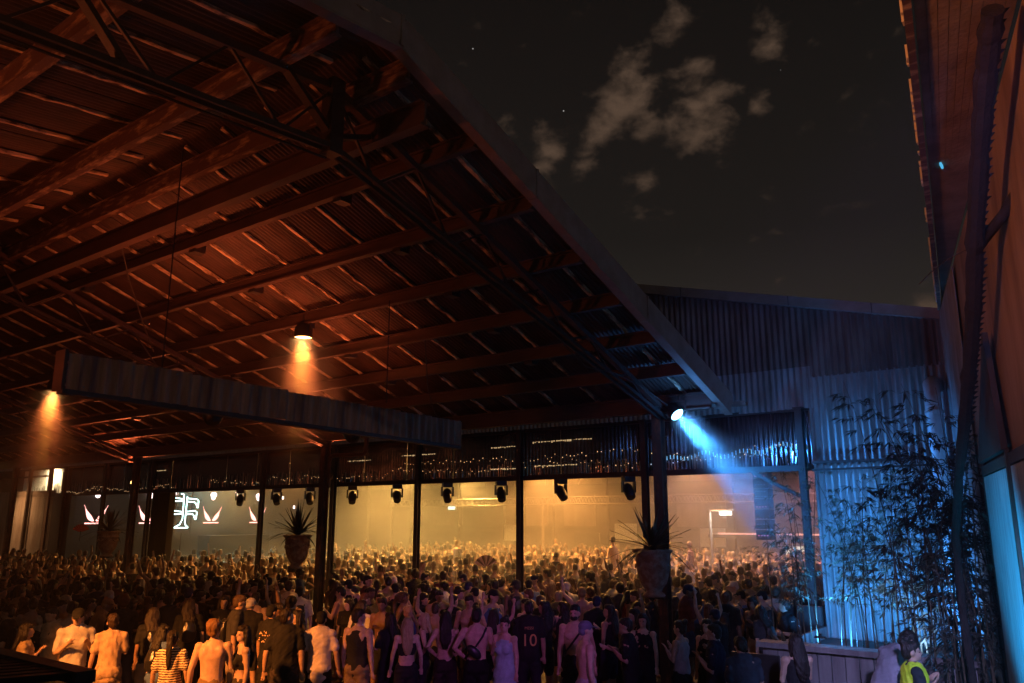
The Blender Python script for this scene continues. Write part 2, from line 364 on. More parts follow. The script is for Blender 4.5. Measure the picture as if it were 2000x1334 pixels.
# ---- cladding bulkhead running below the canopy
bulk = empty('cladding_bulkhead', (-10.54, 4.5, 4.77), label='corrugated cladding strip hanging below the canopy beams', cat='bulkhead')
LBK = 7.5; ti = -.19 / LBK
nsh = 9
for i in range(nsh):
    w = LBK / nsh + .03
    me = corr(w, .47, .17, .021, 'xz', 1).mesh('cladding_sheet', M['bulk'])
    o = link('cladding_sheet', me, bulk, loc=(.10 + .006 * (i % 2), i * LBK / nsh, ti * i * LBK / nsh + random.uniform(-.008, .008)), rot=(0, 0, R(90)))
G().bar((.06, -.05, -.03), (.06, LBK, -.03 + ti * LBK), .16, .06).obj('bottom_rail', M['beam'], bulk)
G().bar((-.1, -.05, .44), (-.1, LBK, .44 + ti * LBK), .1, .08).obj('top_rail', M['beam'], bulk)
G().box((-.14, -.06, -.02), (.12, -.02, .50)).obj('end_board', M['beam'], bulk)
G().box((-.14, LBK + .01, -.02 + ti * LBK), (.12, LBK + .03, .47 + ti * LBK)).obj('end_board', M['bulk'], bulk)
for y in (1.3, 5.6):
    G().bar((-.02, y, .46), (-.02, y, rz_(4.5 + y) - 4.77 - .3), .014, .014).obj('hanger', M['steel_dark'], bulk)
sc = G().lathe([(0, .0), (.012, .002), (.012, .01), (0, .012)], 6).mesh('screw', M['alloy'])
for i in range(12):
    for z in (.05, .42):
        if random.random() < .75:
            link('screw', sc, bulk, loc=(.135, .2 + i * .62, z + ti * (.2 + i * .62)), rot=(0, R(90), 0))

# ---- facade of the hall beyond, with its wide opening
WALL_V = 16.5
hall = empty('hall_building', (0, WALL_V, 0), label='corrugated iron hall with wide open front full of people', cat='building')
def rake(u): return 6.85 - .254 * (u + 2.43)
# right panels down to the ground (u -5.0 .. -2.3) and upper panels above the opening
zmats = [M['zinc'], M['zinc_dark']]
def wallsheet(u, z0, z1, w, k, dv):
    me = corr(w, z1 - z0, .13, .026, 'xz', 1).mesh('wall_sheet', zmats[k]); link('wall_sheet', me, hall, loc=(u, dv, z0))
u = -5.0; i = 0
while u < -2.25:
    wallsheet(u, 0, 6.05 - random.uniform(0, .05), .80, 0, -.004 * (i % 2)); u += .78; i += 1
u = -9.6; i = 0
while u < -2.3:
    z0 = 5.40 + (0 if u < -5.1 else .60) - random.uniform(0, .05)
    if u < -5.1: wallsheet(u, z0, 6.30, .80, 0, -.004 * (i % 2))
    # upper course
    zl = 6.22 if u < -5.1 else 5.98
    g = corr(.80, 1, .13, .024, 'xz', 1); v = np.concatenate(g.v); top = v[:, 2] > .5
    v[top, 2] = rake(u + v[top, 0]) - zl; g.v = [v]
    link('wall_sheet', g.mesh('wall_sheet', M['zinc_dark']), hall, loc=(u, -.028 - .004 * (i % 2), zl)); u += .78; i += 1
u = -46.0; i = 0
while u < -9.7:
    w = min(.80, -9.6 - u + .02)
    wallsheet(u, 5.40 + .004 * (i % 3), 6.15, w, 0, -.004 * (i % 2)); u += .78; i += 1
G().bar((-12, -.07, rake(-12) + .06), (-2.2, -.07, rake(-2.2) + .06), .22, .20).obj('rake_capping', M['gutter'], hall)
for uu in (-7.6, -5.2, -3.6):
    G().bar((uu, -.19, rake(uu) - .05), (uu, -.19, rake(uu) + .17), .012, .012, up=(0, 1, 0)).obj('capping_joint', M['steel_dark'], hall)
# opening frame: header rail, jamb, steel posts every 3.53 m, curtain rail
G().box((-46, .03, 5.33), (-5.0, .09, 5.46)).obj('header_rail', M['steel_dark'], hall)
G().box((-46, .02, 4.12), (-5.05, .16, 4.24)).obj('curtain_rail', M['steel_dark'], hall)
HP = [-5.19 - 3.53 * i for i in range(11) if i != 6]
for u in HP:
    p = ipost(u, -.06, 5.36, .135, 'hall_post', hall, 'steel_dark'); p.location = (u, -.10, 0)
G().box((-.26 - 5.19, -.32, 0), (-5.19 + .2, -.20, 1.55)).obj('post_guard', M['steel_dark'], hall)
G().bar((-5.3, -.05, 3.62), (-6.25, -.05, 4.12), .05, .07).obj('knee_brace', M['steel_dark'], hall)
G().bar((-5.0, -.11, 4.27), (-2.3, -.11, 4.27), .05, .05).obj('wall_conduit', M['steel_dark'], hall)
G().bar((-5.0, -.11, 4.12), (-2.3, -.11, 4.15), .04, .04).obj('wall_conduit', M['steel_dark'], hall)
# glossy dark strip sheets hung in the upper part of the opening
k_ = 0
u = -37.6
while u < -5.2:
    w = min(1.765, -5.05 - u)
    g = corr(w, 1.14, .105, .020, 'xz', 4, .012, k_); link('strip_sheet', g.mesh('strip_sheet', M['tarwrap'], True), hall, loc=(u, .10 + .01 * (k_ % 2), 4.22)); u += 1.765; k_ += 1
# clear strips added to give glint streaks along the curtain rail, bay by bay
rgf = np.random.default_rng(21)
for b_ in range(10):
    g = G(); u1 = -5.3 - 3.53 * b_; u = u1 - 3.4
    while u < u1:
        if rgf.random() < .62:
            w = rgf.uniform(.022, .05); h = (.16 + .13 * abs(math.sin(u * 1.1)) + rgf.uniform(0, .14)) * (1.2 if b_ > 3 else .8); dz = rgf.uniform(0, .02); a = rgf.uniform(-.02, .02)
            g.add([(u, .075, 4.235 + dz), (u + w * .5, .067 + a, 4.235 + dz), (u + w, .075, 4.235 + dz), (u + w, .075, 4.24 + h), (u + w * .5, .067, 4.25 + h), (u, .075, 4.24 + h)], [(0, 1, 4, 5), (1, 2, 3, 4)])
        u += rgf.uniform(.05, .085)
    g.obj('glint_fringe', M['pvc_strip'], hall, kind='stuff')
g = G(); u = -8.5  # glowing dashes imitate blue reflections in the ribbed sheets
while u < -5.15:
    z = 4.42 + .05 * (u + 8.5) + .05 * math.sin(u * 7.5) + .03 * math.sin(u * 3.1); g.box((u, .055, z), (u + .018, .063, z + .085)); u += .085
g.obj('blue_glint_row', M['blue_glint'], hall, kind='stuff')
# interior shell of the hall
G().box((-46, 21.5, 0), (6, 21.7, 8)).obj('back_wall', M['hallwall'], hall)
G().box((-46.2, .2, 0), (-46, 21.5, 8)).obj('side_wall', M['hallwall'], hall)
G().box((5.8, .3, 0), (6, 21.5, 8)).obj('side_wall', M['hallwall'], hall)
G().box((-46.2, .3, 6.6), (6, 21.7, 6.8)).obj('hall_ceiling', M['hallroof'], hall)
# back wall ribs, columns and rails seen through the haze
for u in (-41, -37, -33, -29.5, -26, -22.5, -19, -15.5, -12, -8.5):
    G().box((u - .12, 21.2, 0), (u + .12, 21.46, 6.5)).obj('wall_column', M['hallwall'], hall)
for z in (2.55, 4.9):
    G().box((-46, 21.36, z), (6, 21.44, z + .1)).obj('wall_rail', M['hallroof'], hall)
for u in np.arange(-44, 4, 2.2):
    G().box((u, 21.4, 5.0), (u + 2.1, 21.47, 6.2)).obj('clerestory_panel', M['zinc_dark'], hall)
for u in (-31.2, -24.6, -20.6, -17.0):
    G().box((u, 21.38, 0), (u + 1.6, 21.48, 2.4)).obj('wall_door', M['hallroof'], hall)
for u, w in ((-35, 2.4), (-27.8, 1.5), (-25.2, 2.0), (-18.4, 2.6), (-13.6, 2.0)):
    G().box((u, 21.33, 2.75), (u + w, 21.38, 4.4)).obj('wall_banner', M['zinc_dark'], hall)
# left end beyond the stage: corrugated partition with a lit opening above
for i in range(5):
    me = corr(.92, 4.4, .13, .016, 'xz', 1).mesh('wall_sheet', M['zinc']); link('wall_sheet', me, hall, loc=(-42.6 + i * .9, .02 - .004 * (i % 2), 0))
G().box((-46, .0, 0), (-42.65, .1, 4.4)).obj('end_panel', M['zinc_dark'], hall)
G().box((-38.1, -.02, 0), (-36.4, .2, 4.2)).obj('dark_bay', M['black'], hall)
G().box((-38.75, -.06, 0), (-38.5, .06, 5.4)).obj('end_jamb', M['beam'], hall)
G().bar((-44, .05, 5.05), (-38.7, .05, 5.05), .06, .08).obj('window_bar', M['beam'], hall)
for i in range(9):
    G().box((-44.4 + i * .64, 1.2, 4.35), (-44.4 + i * .64 + .62, 1.26, 5.6)).obj('lit_lining_board', M['white'], hall)
# broad timber pier in the opening
G().box((-30.75, .5, 0), (-29.5, .75, 4.2)).obj('timber_pier', M['hallwall'], hall)

# ================================================================== LAMPS
ORD = ['first', 'second', 'third', 'fourth', 'fifth', 'sixth', 'seventh', 'eighth', 'ninth', 'tenth', 'eleventh', 'twelfth']
def aim(loc, tgt):
    return (Vector(tgt) - Vector(loc)).to_track_quat('-Z', 'Y').to_euler()
def par_can(loc, tgt, col, watts, cone, blend, lens, label, r=.14, size=.12, name='par_can_lamp', hang=None, group=None):
    p = empty(name, loc, label=label, cat='stage lamp', group=group)
    q = aim(loc, tgt)
    h = empty('lamp_housing', (0, 0, 0))
    bpy.data.objects.remove(h)
    body = G().lathe([(r * .55, .30), (r * .8, .26), (r, .18), (r, 0), (r * 1.06, 0), (r * 1.06, .02), (r * 1.0, .19), (r * .82, .27), (r * .56, .31), (0, .31)], 24).obj('lamp_housing', M['black'], p, smooth=True); body.rotation_euler = q
    ln = G().lathe([(0, .035), (r * .6, .03), (r * .97, .02)], 24).obj('lens', lens, p); ln.rotation_euler = q
    up = hang if hang else .42
    g = G(); g.bar((-r * 1.2, 0, .12), (-r * 1.2, 0, up * .7), .02, .04); g.bar((r * 1.2, 0, .12), (r * 1.2, 0, up * .7), .02, .04); g.bar((-r * 1.25, 0, up * .7), (r * 1.25, 0, up * .7), .04, .03); g.bar((0, 0, up * .7), (0, 0, up), .05, .05)
    g.obj('yoke', M['steel_dark'], p)
    ld = bpy.data.lights.new('lamp_light', 'SPOT'); ld.energy = watts; ld.color = col; ld.spot_size = R(cone); ld.spot_blend = blend; ld.shadow_soft_size = size
    lo = bpy.data.objects.new('lamp_light', ld); COL.objects.link(lo); lo.parent = p; lo.rotation_euler = q
    d = (Vector(tgt) - Vector(loc)).normalized(); lo.location = d * .03
    return p
ORANGE = (1, .33, .05); RED = (1, .165, .05); AMBER = (1, .56, .18); BLUE = (.10, .42, 1); DEEP = (.05, .33, 1); VIOLET = (.66, .15, .85); CYAN = (.12, .62, 1)
par_can((-13.17, 10.2, 6.81), (-13.17, 10.2, 0), (1, .38, .045), 8000, 9, .6, M['lens_orange'], 'glowing orange lamp under the canopy, right of the two orange beams', hang=.5, r=.18, size=.15)
par_can((-24.39, 10.2, 6.79), (-25.2, 10.0, 0), (1, .38, .045), 10000, 10, .6, M['lens_orange'], 'glowing orange lamp under the canopy, left of the two orange beams', hang=.5, r=.18, size=.15)
par_can((-7.04, 14.7, 5.2), (-3.4, 13.6, 1.6), (.05, .34, 1), 6000, 25, .6, M['lens_blue'], 'blue spot lamp shining right from the eave post', hang=.4)

def halo_spot(loc, col, watts, cone):
    ld = bpy.data.lights.new('lamp_spill', 'SPOT'); ld.energy = watts; ld.color = col; ld.spot_size = R(cone); ld.spot_blend = 1; ld.shadow_soft_size = .15
    lo = bpy.data.objects.new('lamp_spill', ld); COL.objects.link(lo); lo.location = loc
halo_spot((-13.17, 10.2, 6.77), (1, .2, .04), 700, 70); halo_spot((-24.39, 10.2, 6.75), (1, .2, .04), 1100, 70)  # extra wide spots added for the red halo round the orange beams
ld = bpy.data.lights.new('lamp_spill', 'POINT'); ld.energy = 26; ld.color = (.08, .34, 1); ld.shadow_soft_size = .1
lo = bpy.data.objects.new('lamp_spill', ld); COL.objects.link(lo); lo.location = (-6.7, 14.45, 5.05)
def wash(loc, tgt, col, watts, cone, blend, label, lens, size=.25, group='wash lamps outside the picture'):
    return par_can(loc, tgt, col, watts, cone, blend, lens, label, r=.16, size=size, name='wash_lamp', group=group)
# orange uplights added to colour the roof, hidden behind bulkhead and two posts
wash((-12.1, 7.6, 5.0), (-13.5, 8.2, 8.0), RED, 430, 165, 1, 'orange uplight added behind the near end of the bulkhead', M['lens_orange'])
wash((-12.1, 10.6, 4.93), (-14.0, 10.4, 8.0), RED, 240, 165, 1, 'orange uplight added behind the far end of the bulkhead', M['lens_orange'])
wash((-18.32, 15.2, 4.5), (-17.5, 10.0, 8.0), RED, 1000, 130, 1, 'orange uplight strapped behind the left urn post', M['lens_orange'])
wash((-28.8, 15.18, 4.5), (-26.0, 9.0, 8.0), RED, 1500, 130, 1, 'orange uplight strapped behind the post by the neon sign', M['lens_orange'])
wash((-11.0, 0, 4.6), (-10.0, 5.0, 9), RED, 420, 150, 1, 'orange uplight added out of view on the left', M['lens_orange'])
# orange front light on the people at bottom left
wash((-10.5, -.2, 6.2), (-11.7, 6.8, 1.2), (1, .27, .04), 13000, 32, .9, 'orange front lamp out of view on the left', M['lens_orange'])
# violet and blue front lights from the right wall
wash((.4, 3.0, 5.2), (-9.2, 11.2, 1.2), VIOLET, 1500, 26, .9, 'violet front lamp out of view on the right wall', M['lens_blue'])
wash((.5, 3.6, 5.6), (-5.0, 12.5, 1.0), (.35, .3, 1), 420, 40, 1, 'blue front lamp out of view on the right wall', M['lens_blue'])
wash((-4.0, -.5, 5.0), (-.5, 7.6, 6.6), (1, .27, .07), 1500, 44, .9, 'orange lamp out of view that lights the right wall', M['lens_orange'])
par_can((-7.62, 15.2, 4.75), (-3.4, 16.5, 3.2), (.04, .30, 1), 1500, 70, 1, M['lens_blue'], 'small blue lamp added behind the right eave post to graze the corrugated wall', r=.06, hang=.15)  # added to bring out the wall ribs from the side
par_can((-4.45, 14.3, 1.12), (-4.2, 16.5, 2.6), DEEP, 650, 130, 1, M['lens_blue'], 'small blue lamp in the planter bed, left', r=.07, hang=.2)
par_can((-2.9, 14.5, 1.12), (-2.9, 16.5, 3.0), DEEP, 600, 130, 1, M['lens_blue'], 'small blue lamp in the planter bed, right', r=.07, hang=.2)
par_can((-2.75, 13.3, 1.12), (-2.7, 14.2, 2.8), (.25, .5, 1), 260, 90, 1, M['lens_blue'], 'small pale lamp in the planter under the bright bamboo', r=.07, hang=.2)
wash((-2.5, 8.0, 1.1), (-.85, 10.3, 2.3), (.01, .36, .85), 1500, 54, .5, 'blue lamp facing the pale timber panel', M['lens_blue'])
wash((.55, 3.3, 5.0), (-2.8, 12.0, 1.2), (.45, .40, 1), 6500, 24, .9, 'blue lamp on the right wall aimed at the planter', M['lens_blue'])
wash((.6, 3.0, 5.8), (-4.3, 16.5, 5.4), (.16, .28, 1), 1900, 36, 1, 'slate blue lamp on the right wall aimed at the upper facade', M['lens_blue'])  # unseen lamp, added because the upper facade came out too dark
# hall: amber ceiling floods and coloured heads
AMBER = (1, .40, .085); GOLD = (1, .53, .12); HK = 3.6
HL = [(-33, 22, 5.6, GOLD, 600, 150), (-28, 26, 5.6, GOLD, 1500, 150), (-23, 23, 5.6, GOLD, 1500, 150), (-22, 31, 5.6, AMBER, 1900, 150), (-17, 26, 5.6, AMBER, 1300, 150), (-14.5, 31, 5.6, (1, .42, .14), 900, 150), (-28, 33, 5.6, GOLD, 1900, 150), (-11, 25, 5.6, (1, .45, .25), 420, 150), (-9.5, 32, 5.6, (1, .38, .5), 500, 150)]
for i, (x, y, z, c, w, cn_) in enumerate(HL):
    par_can((x, y, z), (x + 1.5, y - .5, 0), c, w * HK, cn_, 1.0, M['lens_orange'], ['amber ceiling flood in the hall nearest the stage','amber ceiling flood in the hall, second from stage','amber ceiling flood in the hall front, third from stage','amber ceiling flood near the back wall centre','amber ceiling flood above the hall middle','amber ceiling flood near the pole lamp','amber ceiling flood far back left in the hall','orange ceiling flood above the speaker column','pink ceiling flood at the back right of the hall'][i], r=.18, size=.3, name='ceiling_flood', hang=.9)
# amber heads above the hall front that rim the near crowd from behind
for i, (x, w) in enumerate(((-30.5, 1500), (-24.5, 2600), (-19.2, 2800), (-14.2, 2800), (-9.8, 1500))):
    par_can((x, 19.6 + .4 * (i % 2), 5.7), (x + 1.2, 14.2, .8), AMBER, w * .85, 84, 1, M['lens_orange'], 'amber lamp above the hall front, %s from the left' % ORD[i], r=.12, size=.15, hang=.8)
# cool back light of the stage
par_can((-36, 21, 5.4), (-30, 22, 1), (.36, 1, .92), 1300, 80, 1, M['lens_blue'], 'cool white lamp over the stage behind the neon sign', hang=.9)
par_can((-10.5, 21, 5.6), (-11.5, 27, 2), (.3, .5, 1), 900, 60, 1, M['lens_blue'], 'blue lamp inside the hall above the speaker column', hang=.9)
# warm lamp inside the lit bay at far left
par_can((-41, 17.4, 6.0), (-41.2, 17.62, 4.6), (1, .72, .36), 1800, 130, 1, M['lens_orange'], 'warm lamp inside the lit bay at far left', r=.1, hang=.3)

wash((-41.6, 14.4, 5.2), (-40.4, 16.5, 2.4), (1, .42, .14), 900, 90, 1, 'orange lamp added out of view to light the left partition', M['lens_orange'])  # unseen lamp, added to lift the dark partition
# moving head lamps in a row under the curtain rail
def moving_head(loc, rz, ti, label):
    p = empty('moving_head_lamp', loc, rz, label=label, cat='stage lamp', group='moving heads under the curtain rail')
    G().box((-.13, -.10, -.12), (.13, .10, 0)).obj('base', M['black'], p)
    for sx in (-.15, .15): G().bar((sx, 0, -.11), (sx, 0, -.36), .04, .09, up=(0, 1, 0)).obj('yoke_arm', M['black'], p)
    h = G().lathe([(0, .17), (.07, .17), (.115, .10), (.125, -.02), (.11, -.14), (.10, -.20), (.09, -.21), (0, -.205)], 16).obj('head', M['black'], p, smooth=True); h.location = (0, 0, -.32); h.rotation_euler = (ti, 0, 0)
    l = G().lathe([(0, -.213), (.085, -.213)], 16).obj('lens', M['vinyl'], h)
for i, u in enumerate([-24.06, -22.1, -20.43, -18.47, -16.61, -14.7, -12.86, -11.02, -9.16][::1]):
    moving_head((u, 16.42, 4.12), R(60 + random.uniform(-15, 15)), R(-38 + random.uniform(-10, 10)), 'black moving head lamp under the curtain rail, %s from the left' % ORD[i])

# small round ceiling speaker
t = empty('ceiling_speaker', (-17.9, 10.2, 6.55), label='small round pale speaker hanging below the canopy beam', cat='speaker')
G().lathe([(0, 0), (.19, 0), (.20, .03), (.15, .12), (.05, .16), (0, .16)], 20).obj('shell', M['white'], t, smooth=True)
G().bar((0, 0, .16), (0, 0, .55), .02, .02).obj('stem', M['steel_dark'], t)

# fairy light strings along the strip sheets
def fairy(u0, u1, z0, amp, label, mb, seed, v=16.52, step=.11):
    rg = np.random.default_rng(seed); p = empty('fairy_light_string', (u0, v, z0), label=label, cat='string lights', group='fairy light strings along the hall front')
    pts = []; n = int((u1 - u0) / step); gb = G(); ph = rg.uniform(0, 6)
    for i in range(n + 1):
        x = i * step; s = (x % 3.53) / 3.53
        pts.append((x, 0, amp * (math.sin(x * 1.3 + ph) * .5 + math.sin(x * 3.1 + ph * 2) * .3) + rg.normal(0, .02) - .0 + (4 * s * (s - 1)) * .06))
    G().tube(pts, .004, 4).obj('wire', M['cable'], p)
    for q in pts:
        if rg.random() < .8:
            b = (q[0] + rg.normal(0, .012), q[1] - .012, q[2] - .014 + rg.normal(0, .03)); r = rg.uniform(.006, .013)
            gb.add([(b[0] + r, b[1], b[2]), (b[0] - r, b[1], b[2]), (b[0], b[1] + r, b[2]), (b[0], b[1] - r, b[2]), (b[0], b[1], b[2] + r * 1.3), (b[0], b[1], b[2] - r * 1.3)],
                   [(0, 2, 4), (2, 1, 4), (1, 3, 4), (3, 0, 4), (2, 0, 5), (1, 2, 5), (3, 1, 5), (0, 3, 5)])
    gb.obj('bulb_row', mb, p, kind='stuff')
fairy(-37.5, -28.4, 4.38, .10, 'warm fairy lights at far left above the stage', M['bulb'], 1)
fairy(-26.0, -17.0, 4.46, .12, 'warm fairy lights left of the left urn post', M['bulb'], 2)
fairy(-17.0, -8.8, 4.50, .14, 'warm fairy lights between the two urn posts', M['bulb'], 3)
fairy(-16.4, -8.8, 4.72, .08, 'upper fairy lights between the two urn posts', M['bulb'], 4)
fairy(-8.6, -5.1, 4.50, .12, 'cool fairy lights right of the big urn post', M['bulb_cool'], 5)
fairy(-8.6, -5.1, 4.62, .16, 'warm fairy lights right of the big urn post', M['bulb'], 6)
# glowing dashes painted in front of the strip sheets for lights seen through them
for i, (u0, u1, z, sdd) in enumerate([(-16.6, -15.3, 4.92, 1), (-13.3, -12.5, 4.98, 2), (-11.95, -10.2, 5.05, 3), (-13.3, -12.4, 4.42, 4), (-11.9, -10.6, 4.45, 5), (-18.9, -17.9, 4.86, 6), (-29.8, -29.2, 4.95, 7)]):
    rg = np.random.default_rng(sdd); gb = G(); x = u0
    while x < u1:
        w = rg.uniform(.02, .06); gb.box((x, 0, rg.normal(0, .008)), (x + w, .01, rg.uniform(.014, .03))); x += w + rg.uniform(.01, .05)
    o = gb.obj('glow_dash_row', M['warm_dash'], hall, kind='stuff'); o.location = (0, .055, z)

# ================================================================== STAGE AND HALL FITTINGS
scr = empty('stage_screen', (-38, 16.8, 0), label='dark stage screen with glowing red wing graphics', cat='screen')
G().box((-.2, 0, 1.4), (-.02, 14.5, 5.2)).obj('panel', M['black'], scr)
def wing(v, z, s, side):
    g = G(); pts = []
    for i in range(9):
        t = i / 8; w = .10 * math.sin(PI * min(t * 1.1 + .08, 1)) * s
        y = side * (.05 + .42 * t) * s; zz = (.62 * t ** 1.6) * s
        pts.append((y, zz, w))
    V = []
    for y, zz, w in pts: V += [(0, v + y - side * w * .7, z + zz + w * .5), (0, v + y + side * w * .7, z + zz - w * .5), (.03, v + y, z + zz)]
    Fc = []
    for i in range(8): Fc += [(i * 3, i * 3 + 2, i * 3 + 5, i * 3 + 3), (i * 3 + 2, i * 3 + 1, i * 3 + 4, i * 3 + 5)]
    g.add(V, Fc); return g
for i, (v, s) in enumerate([(18.35, 1.0), (20.9, 1.0), (24.3, 1.0), (27.05, 1.0)]):
    for sd_ in (-1, 1): wing(v - 16.8, 3.05, s * 1.15, sd_).obj('wing_graphic', M['led_red'], scr)
    g = G(); g.box((0, v - 16.8 - .45, 2.92), (.03, v - 16.8 + .4, 2.97)); g.obj('underline_graphic', M['led_red'], scr)
    g = G(); g.lathe([(0, -.17), (.09, -.12), (.11, -.02), (.17, .06), (.17, .14), (.10, .22), (0, .24)], 10, (0.0, v - 16.8 + .02, 4.25)); g.obj('emblem_graphic', M['led_hot'], scr)
for (v, z) in ((19.9, 4.1), (22.2, 4.3), (25.6, 4.35), (28.6, 4.2), (29.4, 3.7), (30.2, 4.3)):
    G().box((0, v - 16.8, z), (.02, v - 16.8 + .12, z + .16)).obj('spark_graphic', M['led_hot'], scr)

neon = empty('neon_sign', (-33, 19.2, 2.76), label='white cyan neon sign of a mirrored double barred letter F', cat='neon sign')
NS = [[(1800,480),(1802,700),(1780,755),(1735,780)],[(1730,787),(1860,787)],[(1832,480),(1827,735),(1838,765),(1860,783)],
      [(1832,498),(1925,505),(1945,520),(1943,592)],[(1840,530),(1905,535),(1922,550),(1938,592)],[(1827,630),(1918,622),(1938,635),(1930,708)],[(1830,657),(1895,652),(1910,670),(1922,706)],
      [(1715,495),(1790,505)],[(1710,527),(1790,525)],[(1770,455),(1795,460),(1803,480)],[(1700,620),(1795,632)],[(1693,657),(1795,650)]]
for s_ in NS:
    G().tube([(0, (a - 1700) / 5 * .0245, (790 - b) / 5 * .0217) for a, b in s_], .022, 8).obj('neon_tube', M['neon'], neon, smooth=True)
g = G(); g.bar((-.08, .2, -.2), (-.08, .2, 2.4), .04); g.bar((-.08, .95, -.2), (-.08, .95, 2.4), .04); g.bar((-.08, -.1, 1.2), (-.08, 1.4, 1.2), .04); g.obj('frame', M['steel_dark'], neon)
G().lathe([(.02, -2.76), (.02, -.2)], 6, (-.08, .55, 0)).obj('stand', M['steel_dark'], neon)
deck = empty('stage_deck', (-36, 17.2, 0), label='black stage deck with booth in front of the screen', cat='stage')
G().box((-1.9, 0, 0), (3.6, 14, 1.35)).obj('platform', M['black'], deck)
G().box((1.6, 4.2, 1.35), (2.5, 7.4, 2.4)).obj('booth', M['black'], deck)
for i in range(9): G().box((3.6, 1.2 + i * .3, .1), (3.64, 1.2 + i * .3 + .26, 1.3)).obj('front_board', M['alloy'], deck)

def boxtruss(p0, p1, h, label):
    t = empty('lighting_truss', p0, label=label, cat='truss'); L = p1[0] - p0[0]
    for dy in (0, h):
        for dz in (0, h): G().tube([(0, dy, dz), (L, dy, dz)], .028, 6).obj('chord', M['alloy'], t)
    n = int(L / h / 1.1)
    for i in range(n):
        a, b = L * i / n, L * (i + .5) / n; c_ = L * (i + 1) / n
        for dy in (0, h): G().tube([(a, dy, 0), (b, dy, h), (c_, dy, 0)], .017, 5).obj('lattice', M['alloy'], t)
    return t
boxtruss((-34, 33, 3.82), (-23.4, 33, 3.82), .32, 'alloy box truss across the hall, left length')
boxtruss((-23.3, 33, 3.84), (-8.5, 33, 3.84), .32, 'alloy box truss across the hall, right length')
for x in (-33.9, -23.35, -8.6): boxl = empty('truss_leg', (x, 33.16, 0), label='upright alloy leg of the hall truss, %s' % {-33.9: 'left end', -23.35: 'middle', -8.6: 'right end'}[x], cat='truss leg'); G().tube([(0, 0, .02), (0, 0, 3.84)], .07, 8).obj('tube', M['alloy'], boxl); G().box((-.3, -.3, 0), (.3, .3, .02)).obj('foot_plate', M['alloy'], boxl)
pl = empty('pole_lamp', (-13.2, 30, 0), label='thin pole with a bright white lamp arm in the hall', cat='lamp')
G().tube([(0, 0, 0), (0, 0, 3.5)], .06, 8).obj('pole', M['alloy'], pl); G().tube([(0, 0, 3.45), (1.0, 0, 3.5)], .035, 6).obj('arm', M['alloy'], pl)
G().box((.45, -.1, 3.30), (.85, .1, 3.44)).obj('lamp_head', M['cool_lamp'], pl)
ld = bpy.data.lights.new('lamp_light', 'POINT'); ld.energy = 120; ld.color = (1, .9, .75); ld.shadow_soft_size = .1; lo = bpy.data.objects.new('lamp_light', ld); COL.objects.link(lo); lo.parent = pl; lo.location = (.65, -.25, 3.2)
arr = empty('line_array_speaker', (-8.82, 24, 2.55), label='tall hanging black speaker column with pink light dots', cat='speaker')
for i in range(7):
    c = G().box((-.22, -.2, i * .3 + .01), (.22, .2, i * .3 + .29)).obj('cabinet', M['black'], arr)
    G().box((-.19, -.212, i * .3 + .04), (.19, -.202, i * .3 + .26)).obj('grille', M['vinyl'], c)
for z in (.12, .95, 1.85):
    for k_ in range(4): G().box((-.15 + k_ * .09, -.222, z), (-.15 + k_ * .09 + .025, -.214, z + .025)).obj('light_dot', M['led_pink'], arr)
for z in (.3, .45, .62, 1.25, 1.4, 1.6):
    for k_ in range(4): G().box((-.15 + k_ * .09, -.222, z), (-.15 + k_ * .09 + .016, -.214, z + .016)).obj('light_dot', M['dot_cool'], arr)
G().tube([(0, 0, 2.1), (0, 0, 4.05)], .03, 6).obj('hanging_chain', M['steel_dark'], arr)
bar_ = empty('bar_counter', (-16, 36, 0), label='bar at the back right with a glowing pink light strip', cat='bar')
G().box((0, 0, 0), (9, .7, 1.15)).obj('counter', M['hallwall'], bar_); G().box((-.05, -.12, 1.15), (9.05, .75, 1.2)).obj('counter_top', M['dark_timber'], bar_)
G().box((.5, .05, 2.45), (7.5, .12, 2.52)).obj('light_strip', M['pink_strip'], bar_); G().box((0, .1, 2.3), (9, 1.4, 2.44)).obj('canopy_board', M['hallwall'], bar_)
for x in (.1, 4.5, 8.8): G().box((x, .2, 1.2), (x + .1, .3, 2.3)).obj('canopy_leg', M['hallwall'], bar_)
for x in (3.3, 6.3): G().box((x, .9, 1.55), (x + .8, .95, 1.95)).obj('menu_screen', M['menu'], bar_)
ex = empty('exit_sign', (-33.5, 37.5, 3.65), label='small pale green exit sign glowing on the back wall', cat='exit sign')
G().box((0, 0, 0), (.62, .12, .32)).obj('case', M['white'], ex); G().box((.03, -.012, .03), (.59, -.003, .29)).obj('lit_face', M['exit'], ex)
for i, (x, z) in enumerate(((-29.5, 1.9), (-22.0, 2.0), (-17.2, 1.8))):
    b = empty('notice_board', (x, 37.8, z), label='pale notice board on the hall back wall, %s' % ['left', 'middle', 'right'][i], cat='notice board'); G().box((0, 0, 0), (1.3, .06, .9)).obj('board', M['white'], b); G().box((-.05, .0, -.05), (1.35, .065, 0)).obj('frame', M['dark_timber'], b)

